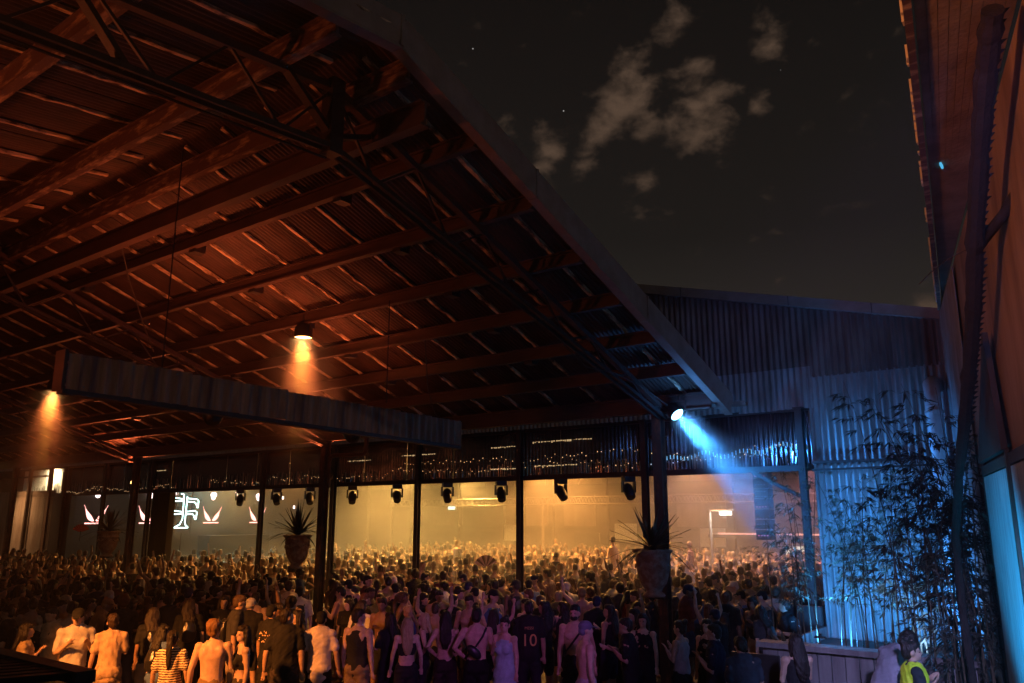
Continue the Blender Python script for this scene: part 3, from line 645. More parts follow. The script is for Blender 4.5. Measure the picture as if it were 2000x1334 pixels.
# ================================================================== URNS WITH YUCCAS ON THE POSTS
def urn(u, v, z, s, label, plabel, seed, nl=46):
    rg = np.random.default_rng(seed)
    p = empty('terracotta_urn', (u, v, z), label=label, cat='urn')
    prof = [(0, .0), (.20, .0), (.22, .03), (.20, .06), (.15, .10), (.17, .15), (.25, .25), (.305, .40), (.325, .55), (.33, .66), (.345, .68), (.345, .71), (.33, .73), (.34, .80), (.395, .86), (.40, .89), (.36, .90), (.33, .84), (0, .80)]
    G().lathe([(r * s, zz * s) for r, zz in prof], 32, wob=.008).obj('pot', M['terracotta'], p, smooth=True)
    G().lathe([(0, .82 * s), (.345 * s, .82 * s)], 20).obj('soil', M['dark_timber'], p)
    for k_ in range(8):
        a = k_ * PI / 4; g = G(); c_, s_ = math.cos(a) * s, math.sin(a) * s
        g.tube([(.335 * c_, .335 * s_, .62 * s), (.34 * math.cos(a + .2) * s, .34 * math.sin(a + .2) * s, .55 * s), (.345 * math.cos(a + .4) * s, .345 * math.sin(a + .4) * s, .55 * s), (.335 * math.cos(a + .6) * s, .335 * math.sin(a + .6) * s, .62 * s)], .018 * s, 6).obj('swag', M['terracotta'], p, smooth=True)
    q = empty('yucca_plant', (u, v, z + .82 * s), label=plabel, cat='plant', group='yuccas in the post urns')
    G().tube([(0, 0, 0), (0, 0, .12)], .07, 8).obj('stem', M['bark'], q)
    for i in range(nl):
        a = rg.uniform(0, 2 * PI); el = math.acos(rg.uniform(.0, 1) ** .8) ; L = rg.uniform(.7, 1.1) * s; dr = rg.uniform(.0, .5) * (el / 1.3) ** 2
        V = []; n = 6; w = .048 * s
        d = Vector((math.cos(a) * math.sin(el), math.sin(a) * math.sin(el), math.cos(el))); sdv = Vector((-math.sin(a), math.cos(a), 0))
        pos = Vector((0, 0, .08)); 
        for j in range(n + 1):
            t = j / n; c_ = pos + d * L * t - Vector((0, 0, 1)) * dr * L * t * t * 1.6
            ww = w * (1 - t ** 2.2) * (.55 + .9 * t * (1 - t) + .3) ; V += [tuple(c_ - sdv * ww), tuple(c_ + sdv * ww + d.cross(sdv) * .004), tuple(c_ + d.cross(sdv) * (-.006))]
        Fc = []
        for j in range(n): Fc += [(j * 3, j * 3 + 2, j * 3 + 5, j * 3 + 3), (j * 3 + 2, j * 3 + 1, j * 3 + 4, j * 3 + 5)]
        G().add(V, Fc).obj('leaf', M['yucca'], q, smooth=True)
    # iron bracket that carries the urn
    b = empty('urn_bracket', (u, v, z), label='curled iron bracket under the ' + label.split(' on ')[0], cat='bracket')
    g = G(); g.bar((-.22 * s, 0, -.015), (.22 * s, 0, -.015), .04, .03); g.bar((0, -.22 * s, -.015), (0, .28 * s, -.015), .04, .03)
    pts = [(0, -.15 * s + .37 * s * t, -.03 - .42 * s * t ** 1.5) for t in np.linspace(0, 1, 8)]; g.tube(pts, .014, 6)
    pts = [(.0, .16 * s + .09 * s * math.cos(t), -.15 * s + .09 * s * math.sin(t)) for t in np.linspace(0, 5.5, 12)]; g.tube(pts, .010, 6)
    g.obj('iron_scroll', M['steel_dark'], b)
urn(-7.56, 14.42, 1.72, .98, 'big dark weathered urn on the right eave post', 'spiky yucca in the big urn on the right post', 3)
urn(-18.35, 14.42, 1.86, .98, 'reddish urn with blue lit foot on the left eave post', 'upright spiky yucca in the reddish urn on left post', 5)
urn(-28.75, 14.42, 1.86, .98, 'dim ochre urn on the post beside the neon sign', 'dim yucca in the ochre urn beside the neon sign', 8)

# ================================================================== RIGHT SIDE
U0 = 1.3; MW = -(U0 + 2.43) / 16.5
def wu(v): return U0 + MW * v
aW = math.atan(MW)
rw = empty('right_building', (0, 0, 0), label='rendered side wall with deep eave along the right edge, lit orange', cat='building')
def wq(v0, v1, z0, z1, off=0, t=.04):
    d = Vector((MW, 1, 0)).normalized(); nrm = Vector((-1, MW, 0)).normalized()
    g = G(); a = Vector((wu(v0), v0, 0)) + nrm * off; b = Vector((wu(v1), v1, 0)) + nrm * off
    g.add([tuple(a + Vector((0, 0, z0))), tuple(b + Vector((0, 0, z0))), tuple(b + Vector((0, 0, z1))), tuple(a + Vector((0, 0, z1)))] + [tuple(q - nrm * t + Vector((0, 0, zz))) for q, zz in ((a, z0), (b, z0), (b, z1), (a, z1))],
          [(0, 1, 2, 3), (7, 6, 5, 4), (0, 4, 5, 1), (1, 5, 6, 2), (2, 6, 7, 3), (3, 7, 4, 0)]); return g
wq(-3, 16.4, 0, 7.0, 0, .2).obj('rendered_wall', M['plaster'], rw)
# corrugated return at the far end
n = 0
for v in np.arange(13.2, 16.3, .8):
    g = corr(.82, 6.9, .13, .016, 'xz', 1); o = link('wall_sheet', g.mesh('wall_sheet', M['zinc']), rw); o.rotation_euler = (0, 0, R(90) - aW); o.location = (wu(v) - .04 - .004 * (n % 2), v, 0); n += 1
# soffit boards under the eave
ev = lambda v: -0.83 - (v - 6.07) * .1507
for i in range(9):
    f0, f1 = i / 9, (i + .94) / 9
    g = G(); V = []
    for v in (-3.0, 16.4):
        a0 = ev(v) + (wu(v) - .02 - ev(v)) * f0; a1 = ev(v) + (wu(v) - .02 - ev(v)) * f1
        V += [(a0, v, 7.03), (a1, v, 7.03), (a1, v, 7.06), (a0, v, 7.06)]
    g.add(V, [(0, 1, 5, 4), (2, 3, 7, 6), (1, 2, 6, 5), (3, 0, 4, 7), (0, 3, 2, 1), (4, 5, 6, 7)]); g.obj('soffit_board', M['plaster'], rw)
g = G(); g.bar((ev(-3) - .05, -3, 7.08), (ev(16.4) - .05, 16.4, 7.08), .06, .22); g.obj('eave_board', M['beam_old'], rw)
rg = np.random.default_rng(4); fx = G()
for i in range(70):
    v = rg.uniform(4, 16); s_ = rg.uniform(.01, .03); fx.box((ev(v) - .10, v, 7.0 + rg.uniform(-.03, .1)), (ev(v) - .082, v + s_ * 3, 7.0 + rg.uniform(.11, .15)))
fx.obj('flaking_paint', M['white'], rw, kind='stuff')
G().bar((ev(8) - .1, 9.4, 7.02), (ev(8) - .1, 9.52, 7.02), .02, .05).obj('blue_tag', M['cyan_tag'], rw)
# dark timber frame, pale ply panel and dark triangle standing for a shadow
for v0, v1, z0, z1, off, nm, mm in ((12.35, 12.62, 0, 4.05, .05, 'frame_post', 'dark_timber'), (9.95, 12.33, 0.0, 3.72, .06, 'ply_panel', 'timber_pale'), (8.2, 9.80, 0, 3.72, .06, 'ply_panel', 'timber_pale'), (9.82, 9.93, 0, 3.9, .09, 'frame_post', 'dark_timber'), (8.2, 12.33, 3.74, 3.86, .07, 'top_rail', 'dark_timber')):
    wq(v0, v1, z0, z1, off).obj(nm, M[mm], rw)
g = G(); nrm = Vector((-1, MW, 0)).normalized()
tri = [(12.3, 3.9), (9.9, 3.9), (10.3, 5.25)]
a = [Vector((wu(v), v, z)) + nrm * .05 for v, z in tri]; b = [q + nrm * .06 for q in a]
g.add([tuple(q) for q in a + b], [(2, 1, 0), (3, 4, 5), (0, 1, 4, 3), (1, 2, 5, 4), (2, 0, 3, 5)]); g.obj('triangle_shadow', M['dark_timber'], rw)

# pale downpipe in the corner
dp = empty('downpipe', (-2.64, 15.9, 0), label='fat pale pipe with elbow top in the wall corner', cat='pipe')
G().tube([(0, 0, 0), (0, 0, 5.2), (-.0, .03, 5.4), (-.02, .12, 5.55), (-.02, .3, 5.6), (-.02, .58, 5.6)], .14, 16).obj('pipe', M['pvc'], dp, smooth=True)
for z in (1.6, 3.4, 5.0): G().lathe([(.14, z), (.158, z), (.158, z + .07), (.14, z + .07)], 16).obj('collar', M['pvc'], dp)
# hanging drain pipe under the bulkhead
dq = empty('drain_pipe', (-16.07, 14.7, 4.3), label='reddish elbowed drain pipe beside the left urn post', cat='pipe')
G().tube([(0, 0, 1.2), (0, 0, .65), (-.06, 0, .56), (-.2, 0, .54), (-1.3, 0, .57), (-1.42, 0, .52), (-1.46, 0, .40), (-1.46, 0, -.3)], .055, 10).obj('pipe', M['beam'], dq, smooth=True)
for z in (.95, .8): G().lathe([(.055, z), (.066, z), (.066, z + .05), (.055, z + .05)], 10).obj('collar', M['beam'], dq)

# leaning dark trunk beside the right wall, saw-toothed with bark stubs
tk = empty('leaning_trunk', (-1.93, 12.2, 0), label='dark leaning trunk with saw-toothed bark beside the right wall', cat='tree')
tp = [(0, 0, 0), (0, 0, 1.17), (-.03, 0, 1.98), (.02, -.2, 2.95), (.20, -.6, 3.71), (.41, -1.2, 4.29), (.64, -2.0, 4.84), (.86, -2.9, 5.33), (1.06, -3.8, 5.86), (1.25, -4.6, 6.29), (1.43, -5.4, 6.59), (1.59, -6.0, 6.86)]
tq = []; tr_ = []; rgt = np.random.default_rng(9)
for i in range(len(tp) - 1):
    for j in range(8): tq.append(Vector(tp[i]).lerp(Vector(tp[i + 1]), j / 8)); tr_.append(np.interp(i + j / 8, [0, 3, 4, 6, 11], [.05, .05, .06, .078, .082]) * (1 + rgt.normal(0, .09)))
G().tube(tq, tr_, 9).obj('trunk', M['bark'], tk)
g = G(); rg = np.random.default_rng(2)
for i in range(len(tp) - 1):
    a, b = Vector(tp[i]), Vector(tp[i + 1]); L = (b - a).length
    for j in range(int(L / .09)):
        c_ = a.lerp(b, j * .09 / L); o_ = Vector((.07, .03, 0)); h = rg.uniform(.03, .06)
        g.add([tuple(c_ + o_), tuple(c_ + o_ + Vector((0, 0, .05))), tuple(c_ + o_ + Vector((h, 0, .045))), tuple(c_ + o_ + Vector((0, .03, .02)))], [(0, 1, 2), (0, 2, 3), (1, 3, 2), (0, 3, 1)])
g.obj('bark_stubs', M['bark'], tk, kind='stuff')
G().tube([(1.05, -3.6, 5.77), (1.31, -3.9, 5.93), (1.52, -4.2, 6.12), (1.7, -4.5, 6.3)], [.055, .05, .05, .045], 8).obj('limb', M['bark'], tk, smooth=True)
cb = empty('loose_cable', (-.88, 8.6, 5.77), label='thin loose cable drooping left from the leaning trunk', cat='cable')
G().tube([(0, 0, 0), (-.15, .1, .0), (-.31, .2, -.03), (-.5, .4, -.08), (-.65, .6, -.13)], .006, 5).obj('strand', M['cable'], cb)

# planter of boards with ledge, in front of the bamboo
pw = empty('board_planter', (-4.9, 13.0, 0), label='low planter wall of upright grey boards with wide ledge', cat='planter')
for i in range(15):
    G().box((i * .2, -.02 + .006 * (i % 3), 0), (i * .2 + .185, .02 + .006 * (i % 3), 1.22 - .012 * (i % 2))).obj('board', M['timber'], pw)
G().bar((-.1, .04, 1.27), (3.05, .04, 1.27), .34, .08).obj('ledge', M['timber'], pw)
G().box((0, .03, 0), (3.0, 3.2, 1.0)).obj('soil_bed', M['dark_timber'], pw)
G().box((-.06, .03, 0), (-.01, 3.2, 1.2)).obj('end_board', M['timber'], pw)
sgn = empty('black_notice', (-5.35, 12.7, 0), label='black standing notice board beside the planter', cat='sign')
G().box((0, 0, .35), (.75, .05, 1.15)).obj('board', M['black'], sgn)
for x in (.05, .66): G().box((x, .0, 0), (x + .04, .04, .35)).obj('leg', M['steel_dark'], sgn)

# bamboo clumps
def bamboo(c, nst, h, spread, nleaf, label, lm, seed, lean=.25, lsize=.15, dens=.25):
    rg = np.random.default_rng(seed); p = empty('bamboo_clump', c, label=label, cat='bamboo')
    gl = G(); V = []; Fc = []
    per = nleaf // nst
    for i in range(nst):
        b = Vector((rg.normal(0, spread * .32), rg.normal(0, spread * .28), 0)); d = Vector((rg.normal(0, lean), rg.normal(0, lean * .7), 0)); hh = h * rg.uniform(.6, 1.0)
        pts = [b + d * (t ** 2.0) * hh * .5 + Vector((0, 0, hh * t - .12 * hh * (t ** 3) * d.length * 2)) for t in np.linspace(0, 1, 9)]
        g = G(); g.tube(pts, [.014 * (1 - .75 * k_ / 8) for k_ in range(9)], 6); g.obj('culm', M['culm'], p)
        nb = max(per // 9, 1)
        for j in range(nb):
            t = rg.uniform(dens, 1.0) ** .8; k_ = min(int(t * 8), 7); q = pts[k_].lerp(pts[k_ + 1], t * 8 - k_)
            a = rg.uniform(0, 2 * PI); tw = Vector((math.cos(a), math.sin(a), rg.uniform(-.1, .7))).normalized() * rg.uniform(.12, .5) * (1.2 - .5 * t)
            for l in range(9):
                f = rg.uniform(.35, 1); r0 = q + tw * f + Vector((0, 0, -.10 * f * f)); aa = a + rg.normal(0, .8)
                ld_ = Vector((math.cos(aa), math.sin(aa), rg.uniform(-.9, .15))).normalized(); L = lsize * rg.uniform(.6, 1.25); w = L * .085
                s_ = ld_.cross(Vector((rg.normal(0, .4), rg.normal(0, .4), 1))).normalized() * w
                n0 = len(V); mdp = r0 + ld_ * L * .4
                V += [tuple(r0), tuple(mdp + s_), tuple(r0 + ld_ * L + Vector((0, 0, -.02))), tuple(mdp - s_)]; Fc += [(n0, n0 + 1, n0 + 2), (n0, n0 + 2, n0 + 3)]
    gl.add(V, Fc); gl.obj('foliage', lm, p, kind='stuff')
bamboo((-4.2, 14.6, 1.0), 22, 3.3, 1.3, 4200, 'thin pale bamboo clump against the blue corrugated wall', M['bamboo_leaf'], 11, .25, .12)
bamboo((-3.05, 13.9, 1.0), 12, 3.0, .8, 2600, 'brightly lit bamboo between the planter and dark clump', M['bamboo_leaf'], 13, .3, .15)
bamboo((-2.1, 12.9, .9), 34, 4.6, 1.1, 7000, 'tall dense dark bamboo clump by the right wall', M['bamboo_leaf_dark'], 12, .22, .16, .05)
# low broad plant on the planter
bp = empty('broadleaf_plant', (-4.7, 13.35, 1.0), label='low broad-leaved plant at the left end of planter', cat='plant')
for i in range(9):
    a = i * .7; G().add([(0, 0, 0), (.12 * math.cos(a) - .05 * math.sin(a), .12 * math.sin(a) + .05 * math.cos(a), .25), (.3 * math.cos(a), .3 * math.sin(a), .42), (.12 * math.cos(a) + .05 * math.sin(a), .12 * math.sin(a) - .05 * math.cos(a), .25)], [(0, 1, 2), (0, 2, 3)]).obj('leaf', M['yucca'], bp)

# slatted dark top at the lower left corner, near the camera
sl_ = empty('slatted_cover', (-6.2, 2.2, 0), label='dark slatted cover in the lower left corner', cat='cover')
d0 = Vector((.35, .94, 0))
for i in range(16):
    a = Vector((-1.6 + i * .13, -1.0 - .1 * i * 0, 2.26)); 
    G().bar(a, a + Vector((.55, 1.35, 0)), .075, .04).obj('slat', M['steel_dark'], sl_)
G().bar((-1.2, .36, 2.255), (1.0, .36, 2.255), .12, .07).obj('front_rail', M['steel_dark'], sl_); G().bar((-1.7, -1.0, 2.25), (.5, -1.0, 2.25), .1, .06).obj('back_rail', M['steel_dark'], sl_)
for x, y in ((-1.1, .3), (.9, .3), (-1.6, -.95), (.4, -.95)): G().box((x, y, 0), (x + .08, y + .08, 2.22)).obj('leg', M['steel_dark'], sl_)

# hanging cables under the roof
def cable(pts, r, label):
    p = empty('hanging_cable', pts[0], label=label, cat='cable'); o = Vector(pts[0]); G().tube([Vector(q) - o for q in pts], r, 5).obj('strand', M['cable'], p)
cable([(-10.9, 11.4, 7.0), (-10.88, 11.45, 6.3), (-10.86, 11.5, 5.7), (-10.75, 11.6, 5.2), (-10.6, 11.8, 4.9)], .012, 'black cable hanging from the roof above the centre')
cable([(-14.0, 6.6, 8.3), (-14.6, 7.2, 7.6), (-15.2, 7.9, 6.9), (-15.5, 8.3, 6.5)], .011, 'pair of slack wires hanging at the left of roof')
cable([(-7.3, 11.0, 6.05), (-7.25, 11.6, 5.75), (-7.15, 12.4, 5.75), (-7.1, 13.4, 5.6), (-7.2, 14.6, 5.4)], .012, 'thin cable along the truss towards the blue lamp')
cable([(-7.5, -1.0, 7.4), (-7.5, 1.5, 7.35), (-7.5, 4.5, 7.52), (-7.5, 6.0, 7.6)], .016, 'dark cable sagging along the near roof truss')

def hand_fan(loc, rz, r, mt, label):
    p = empty('hand_fan', loc, rz, label=label, cat='hand fan')
    for i in range(9):
        a0, a1 = R(20 + i * 15.6), R(20 + (i + 1) * 15.6); am = (a0 + a1) / 2
        G().add([(.12 * r * math.cos(a0), 0, .12 * r * math.sin(a0)), (r * math.cos(a0), 0, r * math.sin(a0)), (r * math.cos(am), -.02, r * math.sin(am)), (r * math.cos(a1), 0, r * math.sin(a1)), (.12 * r * math.cos(a1), 0, .12 * r * math.sin(a1))], [(0, 1, 2, 4), (4, 2, 3)]).obj('blade', mt[i % len(mt)], p)
    G().tube([(0, 0, -.35), (0, 0, .05)], .014, 6).obj('handle', M['dark_timber'], p)
fan_r = mat('red fan paper', (.75, .12, .08), .7, col2=(.6, .08, .06), scale=9); fan_p = mat('pale pink fan paper', (.75, .5, .55), .7, col2=(.7, .45, .5), scale=9); fan_d = mat('dark fan paper', (.12, .03, .05), .7, col2=(.1, .02, .04), scale=9)
hand_fan((-34.2, 16.0, 2.62), AZ + .6, .32, [fan_r], 'open red hand fan held up at the left of the stage')
hand_fan((-15.6, 19.2, 1.75), AZ, .36, [fan_p, fan_d], 'striped pink hand fan held up near the centre post')

# ================================================================== PEOPLE
def loft(g, P, RX, RY, X=(1, 0, 0), n=12, mi=0):
    """closed tube of elliptical rings with rounded ends"""
    P = [Vector(p) for p in P]; X = Vector(X)
    d0 = (P[1] - P[0]).normalized(); d1 = (P[-1] - P[-2]).normalized()
    Q, A, B = [], [], []
    for s_, c_ in ((.94, .35), (.72, .70)): Q.append(P[0] - d0 * min(RX[0], RY[0]) * s_ * .9); A.append(RX[0] * (1 - s_ ** 2) ** .5); B.append(RY[0] * (1 - s_ ** 2) ** .5)
    for p, a, b in zip(P, RX, RY): Q.append(p); A.append(a); B.append(b)
    for s_ in (.72, .94): Q.append(P[-1] + d1 * min(RX[-1], RY[-1]) * s_ * .9); A.append(RX[-1] * (1 - s_ ** 2) ** .5); B.append(RY[-1] * (1 - s_ ** 2) ** .5)
    V = []
    for i, p in enumerate(Q):
        d = (Q[min(i + 1, len(Q) - 1)] - Q[max(i - 1, 0)]).normalized()
        x = (X - d * X.dot(d))
        if x.length < .05: x = d.orthogonal()
        x.normalize(); y = d.cross(x)
        for k in range(n):
            a = 2 * PI * k / n; V.append(tuple(p + x * (math.cos(a) * A[i]) + y * (math.sin(a) * B[i])))
    L = len(Q); Fc = [(i * n + k, i * n + (k + 1) % n, (i + 1) * n + (k + 1) % n, (i + 1) * n + k) for i in range(L - 1) for k in range(n)]
    Fc += [tuple(range(n - 1, -1, -1)), tuple((L - 1) * n + k for k in range(n))]
    g.add(V, Fc, mi)
def ell(g, c, r, rot=None, n=12, mi=0):
    rows = 8; V = []
    for i in range(1, rows):
        t = PI * i / rows
        for k in range(n):
            a = 2 * PI * k / n; q = Vector((r[0] * math.sin(t) * math.cos(a), r[1] * math.sin(t) * math.sin(a), r[2] * math.cos(t)))
            if rot is not None: q = rot @ q
            V.append(tuple(Vector(c) + q))
    Fc = [(i * n + k, (i + 1) * n + k, (i + 1) * n + (k + 1) % n, i * n + (k + 1) % n) for i in range(rows - 2) for k in range(n)]
    Fc += [tuple(range(n)), tuple((rows - 2) * n + k for k in range(n - 1, -1, -1))]
    g.add(V, Fc, mi)
TMP = bpy.data.collections.new('tmp'); COL.children.link(TMP)
def fuse(g, name, mt, voxel, smooth=3, dec=None, folds=None):
    me = g.mesh(name, mt); o = bpy.data.objects.new('tmp', me); TMP.objects.link(o)
    md = o.modifiers.new('r', 'REMESH'); md.mode = 'VOXEL'; md.voxel_size = voxel; md.use_smooth_shade = True
    if smooth: s_ = o.modifiers.new('s', 'SMOOTH'); s_.iterations = smooth; s_.factor = .5
    if dec: d_ = o.modifiers.new('d', 'DECIMATE'); d_.ratio = dec
    bpy.context.view_layer.update()
    ev_ = o.evaluated_get(bpy.context.evaluated_depsgraph_get()); out = bpy.data.meshes.new_from_object(ev_)
    out.name = name
    if not out.materials: out.materials.append(mt)
    if folds:
        amp, fx_, fz_ = folds; n_ = len(out.vertices); co = np.empty(n_ * 3); no = np.empty(n_ * 3); out.vertices.foreach_get('co', co); out.vertices.foreach_get('normal', no); co = co.reshape(-1, 3); no = no.reshape(-1, 3); f_ = np.zeros(n_)
        for k_ in range(6):
            w_ = RNG.normal(0, 1, 3) * np.array([fx_, fx_, fz_]) * (1 + k_ * .35); f_ += np.sin(co @ w_ + RNG.uniform(0, 6.28)) / (1 + k_ * .35)
        out.vertices.foreach_set('co', (co + no * (f_ * amp)[:, None]).ravel())
    out.polygons.foreach_set('use_smooth', [True] * len(out.polygons))
    bpy.data.objects.remove(o); bpy.data.meshes.remove(me); return out

ARMS = {  # upper arm and forearm directions for the right side (x outward, y forward, z up)
    'down': ((.16, -.04, -1), (.05, .16, -1)), 'down2': ((.28, -.10, -1), (.10, .30, -.9)),
    'hip': ((.55, -.25, -.9), (-.55, .35, -.55)), 'bent': ((.20, .12, -1), (-.40, .62, .62)),
    'phone': ((.18, .35, -.9), (-.45, .70, .55)), 'up': ((.35, .20, .95), (-.08, .12, 1)),
    'up2': ((.62, .25, .65), (.05, .30, .95)), 'reach': ((.30, .70, -.6), (-.2, .9, .15)), 'fold': ((.22, .25, -.95), (-.85, .45, .1)), 'hug': ((.35, .55, -.55), (-.6, .7, .35)), 'head': ((.85, .1, .4), (-.75, .0, .65))}
class Person:
    def __init__(s, f=False, arms=('down', 'down'), lean=0, turn=0, tilt=0, stance=.10, hs=1.0):
        s.f = f; s.k = hs; s.sh = .165 if f else .188; s.hw = .172 if f else .160
        s.lean = lean; s.Rl = Matrix.Rotation(-lean, 3, 'X'); s.piv = Vector((0, 0, .95))
        s.head_rot = Matrix.Rotation(turn, 3, 'Z') @ Matrix.Rotation(-tilt, 3, 'X'); s.stance = stance; s.arms = arms
        s.j = {}
        for sd in (1, -1):
            ua, fa = [Vector(v).normalized() for v in ARMS[arms[0 if sd == 1 else 1]]]
            S = Vector((sd * s.sh, -.005, 1.425)); ua = Vector((ua.x * sd, ua.y, ua.z)); fa = Vector((fa.x * sd, fa.y, fa.z))
            la, lf = (.275, .235) if f else (.295, .255)
            E_ = S + ua * la; W_ = E_ + fa * lf
            s.j[sd] = (S, E_, W_, fa)
    def up(s, v): return s.Rl @ (Vector(v) - s.piv) + s.piv
    def hd(s, v): c = Vector((0, 0, 1.53)); return s.up(s.head_rot @ (Vector(v) - c) + c)
    def torso(s, g, z0, z1, o=0.0, loose=0.0):
        prof = [(.86, s.hw * 1.0, .118), (.95, s.hw * 1.02, .122), (1.06, .134 if s.f else .146, .100), (1.16, .130 if s.f else .150, .100), (1.28, .150 if s.f else .172, .116 if s.f else .118), (1.38, .158 if s.f else .185, .108), (1.445, .128 if s.f else .150, .085)]
        zs = np.linspace(z0, z1, 8); P, A, B = [], [], []
        for z in zs:
            a = np.interp(z, [q[0] for q in prof], [q[1] for q in prof]); b = np.interp(z, [q[0] for q in prof], [q[2] for q in prof])
            if loose: a = max(a, a * (1 - loose) + .175 * loose); b = max(b, b * (1 - loose) + .128 * loose)
            P.append(s.up((0, (.012 if s.f and 1.2 < z < 1.36 else 0) - .012 * math.sin((z - .9) * 5), z))); A.append(a + o); B.append(b + o)
        loft(g, P, A, B, s.Rl @ Vector((1, 0, 0)), 16)
    def leg(s, g, t0=0, t1=1, o=0.0, flare=0):
        for sd in (1, -1):
            H = Vector((sd * .088, 0, .90)); K = Vector((sd * (.095 + s.stance * .25), .02, .49)); A_ = Vector((sd * (.09 + s.stance * .6), -.02, .085))
            pts = [H, H.lerp(K, .5), K, K.lerp(A_, .35), A_]; rr = [.092, .078, .056, .054, .038]; ts = [0, .25, .5, .68, 1]
            tt = np.linspace(t0, t1, 6); P = []; Rr = []
            for t in tt:
                i = min(int(np.searchsorted(ts, t, 'right')) - 1, 3); f_ = (t - ts[i]) / (ts[i + 1] - ts[i]); P.append(pts[i].lerp(pts[i + 1], f_)); Rr.append(rr[i] + (rr[i + 1] - rr[i]) * f_ + o + flare * t)
            loft(g, P, Rr, Rr, n=10)
    def feet(s, g, o=0):
        for sd in (1, -1):
            x = sd * (.09 + s.stance * .6); loft(g, [(x, -.05, .045), (x + sd * .01, .06, .04), (x + sd * .02, .16, .032)], [.04 + o, .045 + o, .04 + o], [.042 + o, .036 + o, .028 + o], n=8)
    def arm(s, g, t1=2.0, o=0.0):
        for sd in (1, -1):
            S, E_, W_, fa = s.j[sd]; k = .9 if s.f else 1.05
            P = [S, S.lerp(E_, .5), E_, E_.lerp(W_, .35), W_]; rr = [.056 * k, .048 * k, .041 * k, .041 * k, .028 * k]
            if t1 < 2:
                n_ = 3; P = [S - (E_ - S) * .05, S.lerp(E_, t1 * .5), S.lerp(E_, t1)]; rr = [.058 * k, .054 * k, .054 * k]
            loft(g, [s.up(p) for p in P], [r + o for r in rr], [r + o for r in rr], n=10)
    def hands(s, g):
        for sd in (1, -1):
            S, E_, W_, fa = s.j[sd]; fa = fa.normalized()
            side = fa.cross(Vector((0, 1, 0) if abs(fa.y) < .8 else (0, 0, 1))).normalized()
            if side.x * sd > 0: side = -side
            nrm = fa.cross(side).normalized()
            c = W_ + fa * .05
            loft(g, [s.up(W_ + fa * .005), s.up(c), s.up(W_ + fa * .09)], [.024, .038, .038], [.017, .016, .014], s.Rl @ side, 8)
            for i, (off, L) in enumerate(((-.028, .066), (-.010, .076), (.010, .072), (.028, .056))):
                b0 = W_ + fa * .085 + side * off; m_ = b0 + fa * L * .5 + nrm * .008; e_ = m_ + (fa * .8 + nrm * .5).normalized() * L * .5
                loft(g, [s.up(b0), s.up(m_), s.up(e_)], [.0095, .009, .008], [.0095, .009, .008], n=6)
            b0 = W_ + fa * .03 + side * .03; loft(g, [s.up(b0), s.up(b0 + side * .024 + fa * .026), s.up(b0 + side * .03 + fa * .058)], [.012, .011, .009], [.012, .011, .009], n=6)
    def head(s, g):
        loft(g, [s.up((0, -.01, 1.44)), s.up((0, .0, 1.50)), s.hd((0, .005, 1.57))], [.062, .050 if s.f else .057, .052], [.06, .05 if s.f else .056, .052], n=10)
        HR = s.Rl @ s.head_rot
        ell(g, s.hd((0, -.008, 1.655)), (.074, .094, .098), HR, 14); ell(g, s.hd((0, .028, 1.60)), (.058, .062, .075), HR, 12)
        ell(g, s.hd((0, .075, 1.565)), (.026, .022, .022), HR, 8)
        loft(g, [s.hd((0, .090, 1.650)), s.hd((0, .106, 1.618))], [.011, .016], [.011, .013], n=6)
        ell(g, s.hd((0, .088, 1.588)), (.024, .012, .012), HR, 8); ell(g, s.hd((0, .078, 1.668)), (.055, .014, .012), HR, 8)
        for sd in (1, -1): ell(g, s.hd((sd * .078, -.005, 1.625)), (.012, .022, .032), HR, 8)
    def body(s, mt=None, voxel=.017, dec=None):
        g = G(); s.torso(g, .88, 1.445); s.leg(g); s.feet(g); s.arm(g); s.head(g); s.hands(g)
        if not s.f:
            for sd in (1, -1): ell(g, s.up((sd * .075, .085, 1.32)), (.085, .04, .055)); ell(g, s.up((sd * .09, -.075, 1.35)), (.07, .045, .09))
        else:
            for sd in (1, -1): ell(g, s.up((sd * .068, .095, 1.265)), (.062, .052, .06))
        for sd in (1, -1): ell(g, (sd * .072, -.058, .90), (.076, .060, .078)); ell(g, s.up(s.j[sd][0]), (.062, .06, .062))
        return fuse(g, 'body', M['skin'], voxel, 2, dec)
    # clothing
    def top(s, kind, voxel=.02, dec=None):
        g = G()
        if kind in ('tee', 'jersey', 'loose'):
            s.torso(g, .86 if kind != 'loose' else .80, 1.44, .020 if s.f else .024, .35 if not s.f else .1)
            for sd in (1, -1):
                S, E_, W_, fa = s.j[sd]; P = [S + (S - E_) * .02 - Vector((sd * .03, 0, 0)), S.lerp(E_, .35), S.lerp(E_, .72)]
                loft(g, [s.up(p) for p in P], [.075, .070, .072], [.075, .068, .070], n=12); ell(g, s.up(S), (.076, .075, .07))
            ell(g, s.up((0, -.05, .92)), (.185, .115, .13))
            if not s.f:
                for sd in (1, -1): ell(g, s.up((sd * .09, -.07, 1.35)), (.085, .06, .10)); ell(g, s.up((sd * .075, .085, 1.31)), (.09, .05, .07))
            else:
                for sd in (1, -1): ell(g, s.up((sd * .068, .095, 1.265)), (.076, .066, .074))
        elif kind == 'tank':
            s.torso(g, .86 if not s.f else 1.0, 1.36, .016, .2)
            for sd in (1, -1):
                loft(g, [s.up((sd * .085, .10, 1.33)), s.up((sd * .105, .02, 1.475)), s.up((sd * .09, -.10, 1.34))], [.026] * 3, [.014] * 3, n=8); ell(g, s.up((sd * (.068 if s.f else .08), .09, 1.28)), (.08, .065, .075))
                if not s.f: ell(g, s.up((sd * .09, -.07, 1.33)), (.08, .058, .09))
        elif kind == 'crop':
            s.torso(g, 1.20, 1.34, .014)
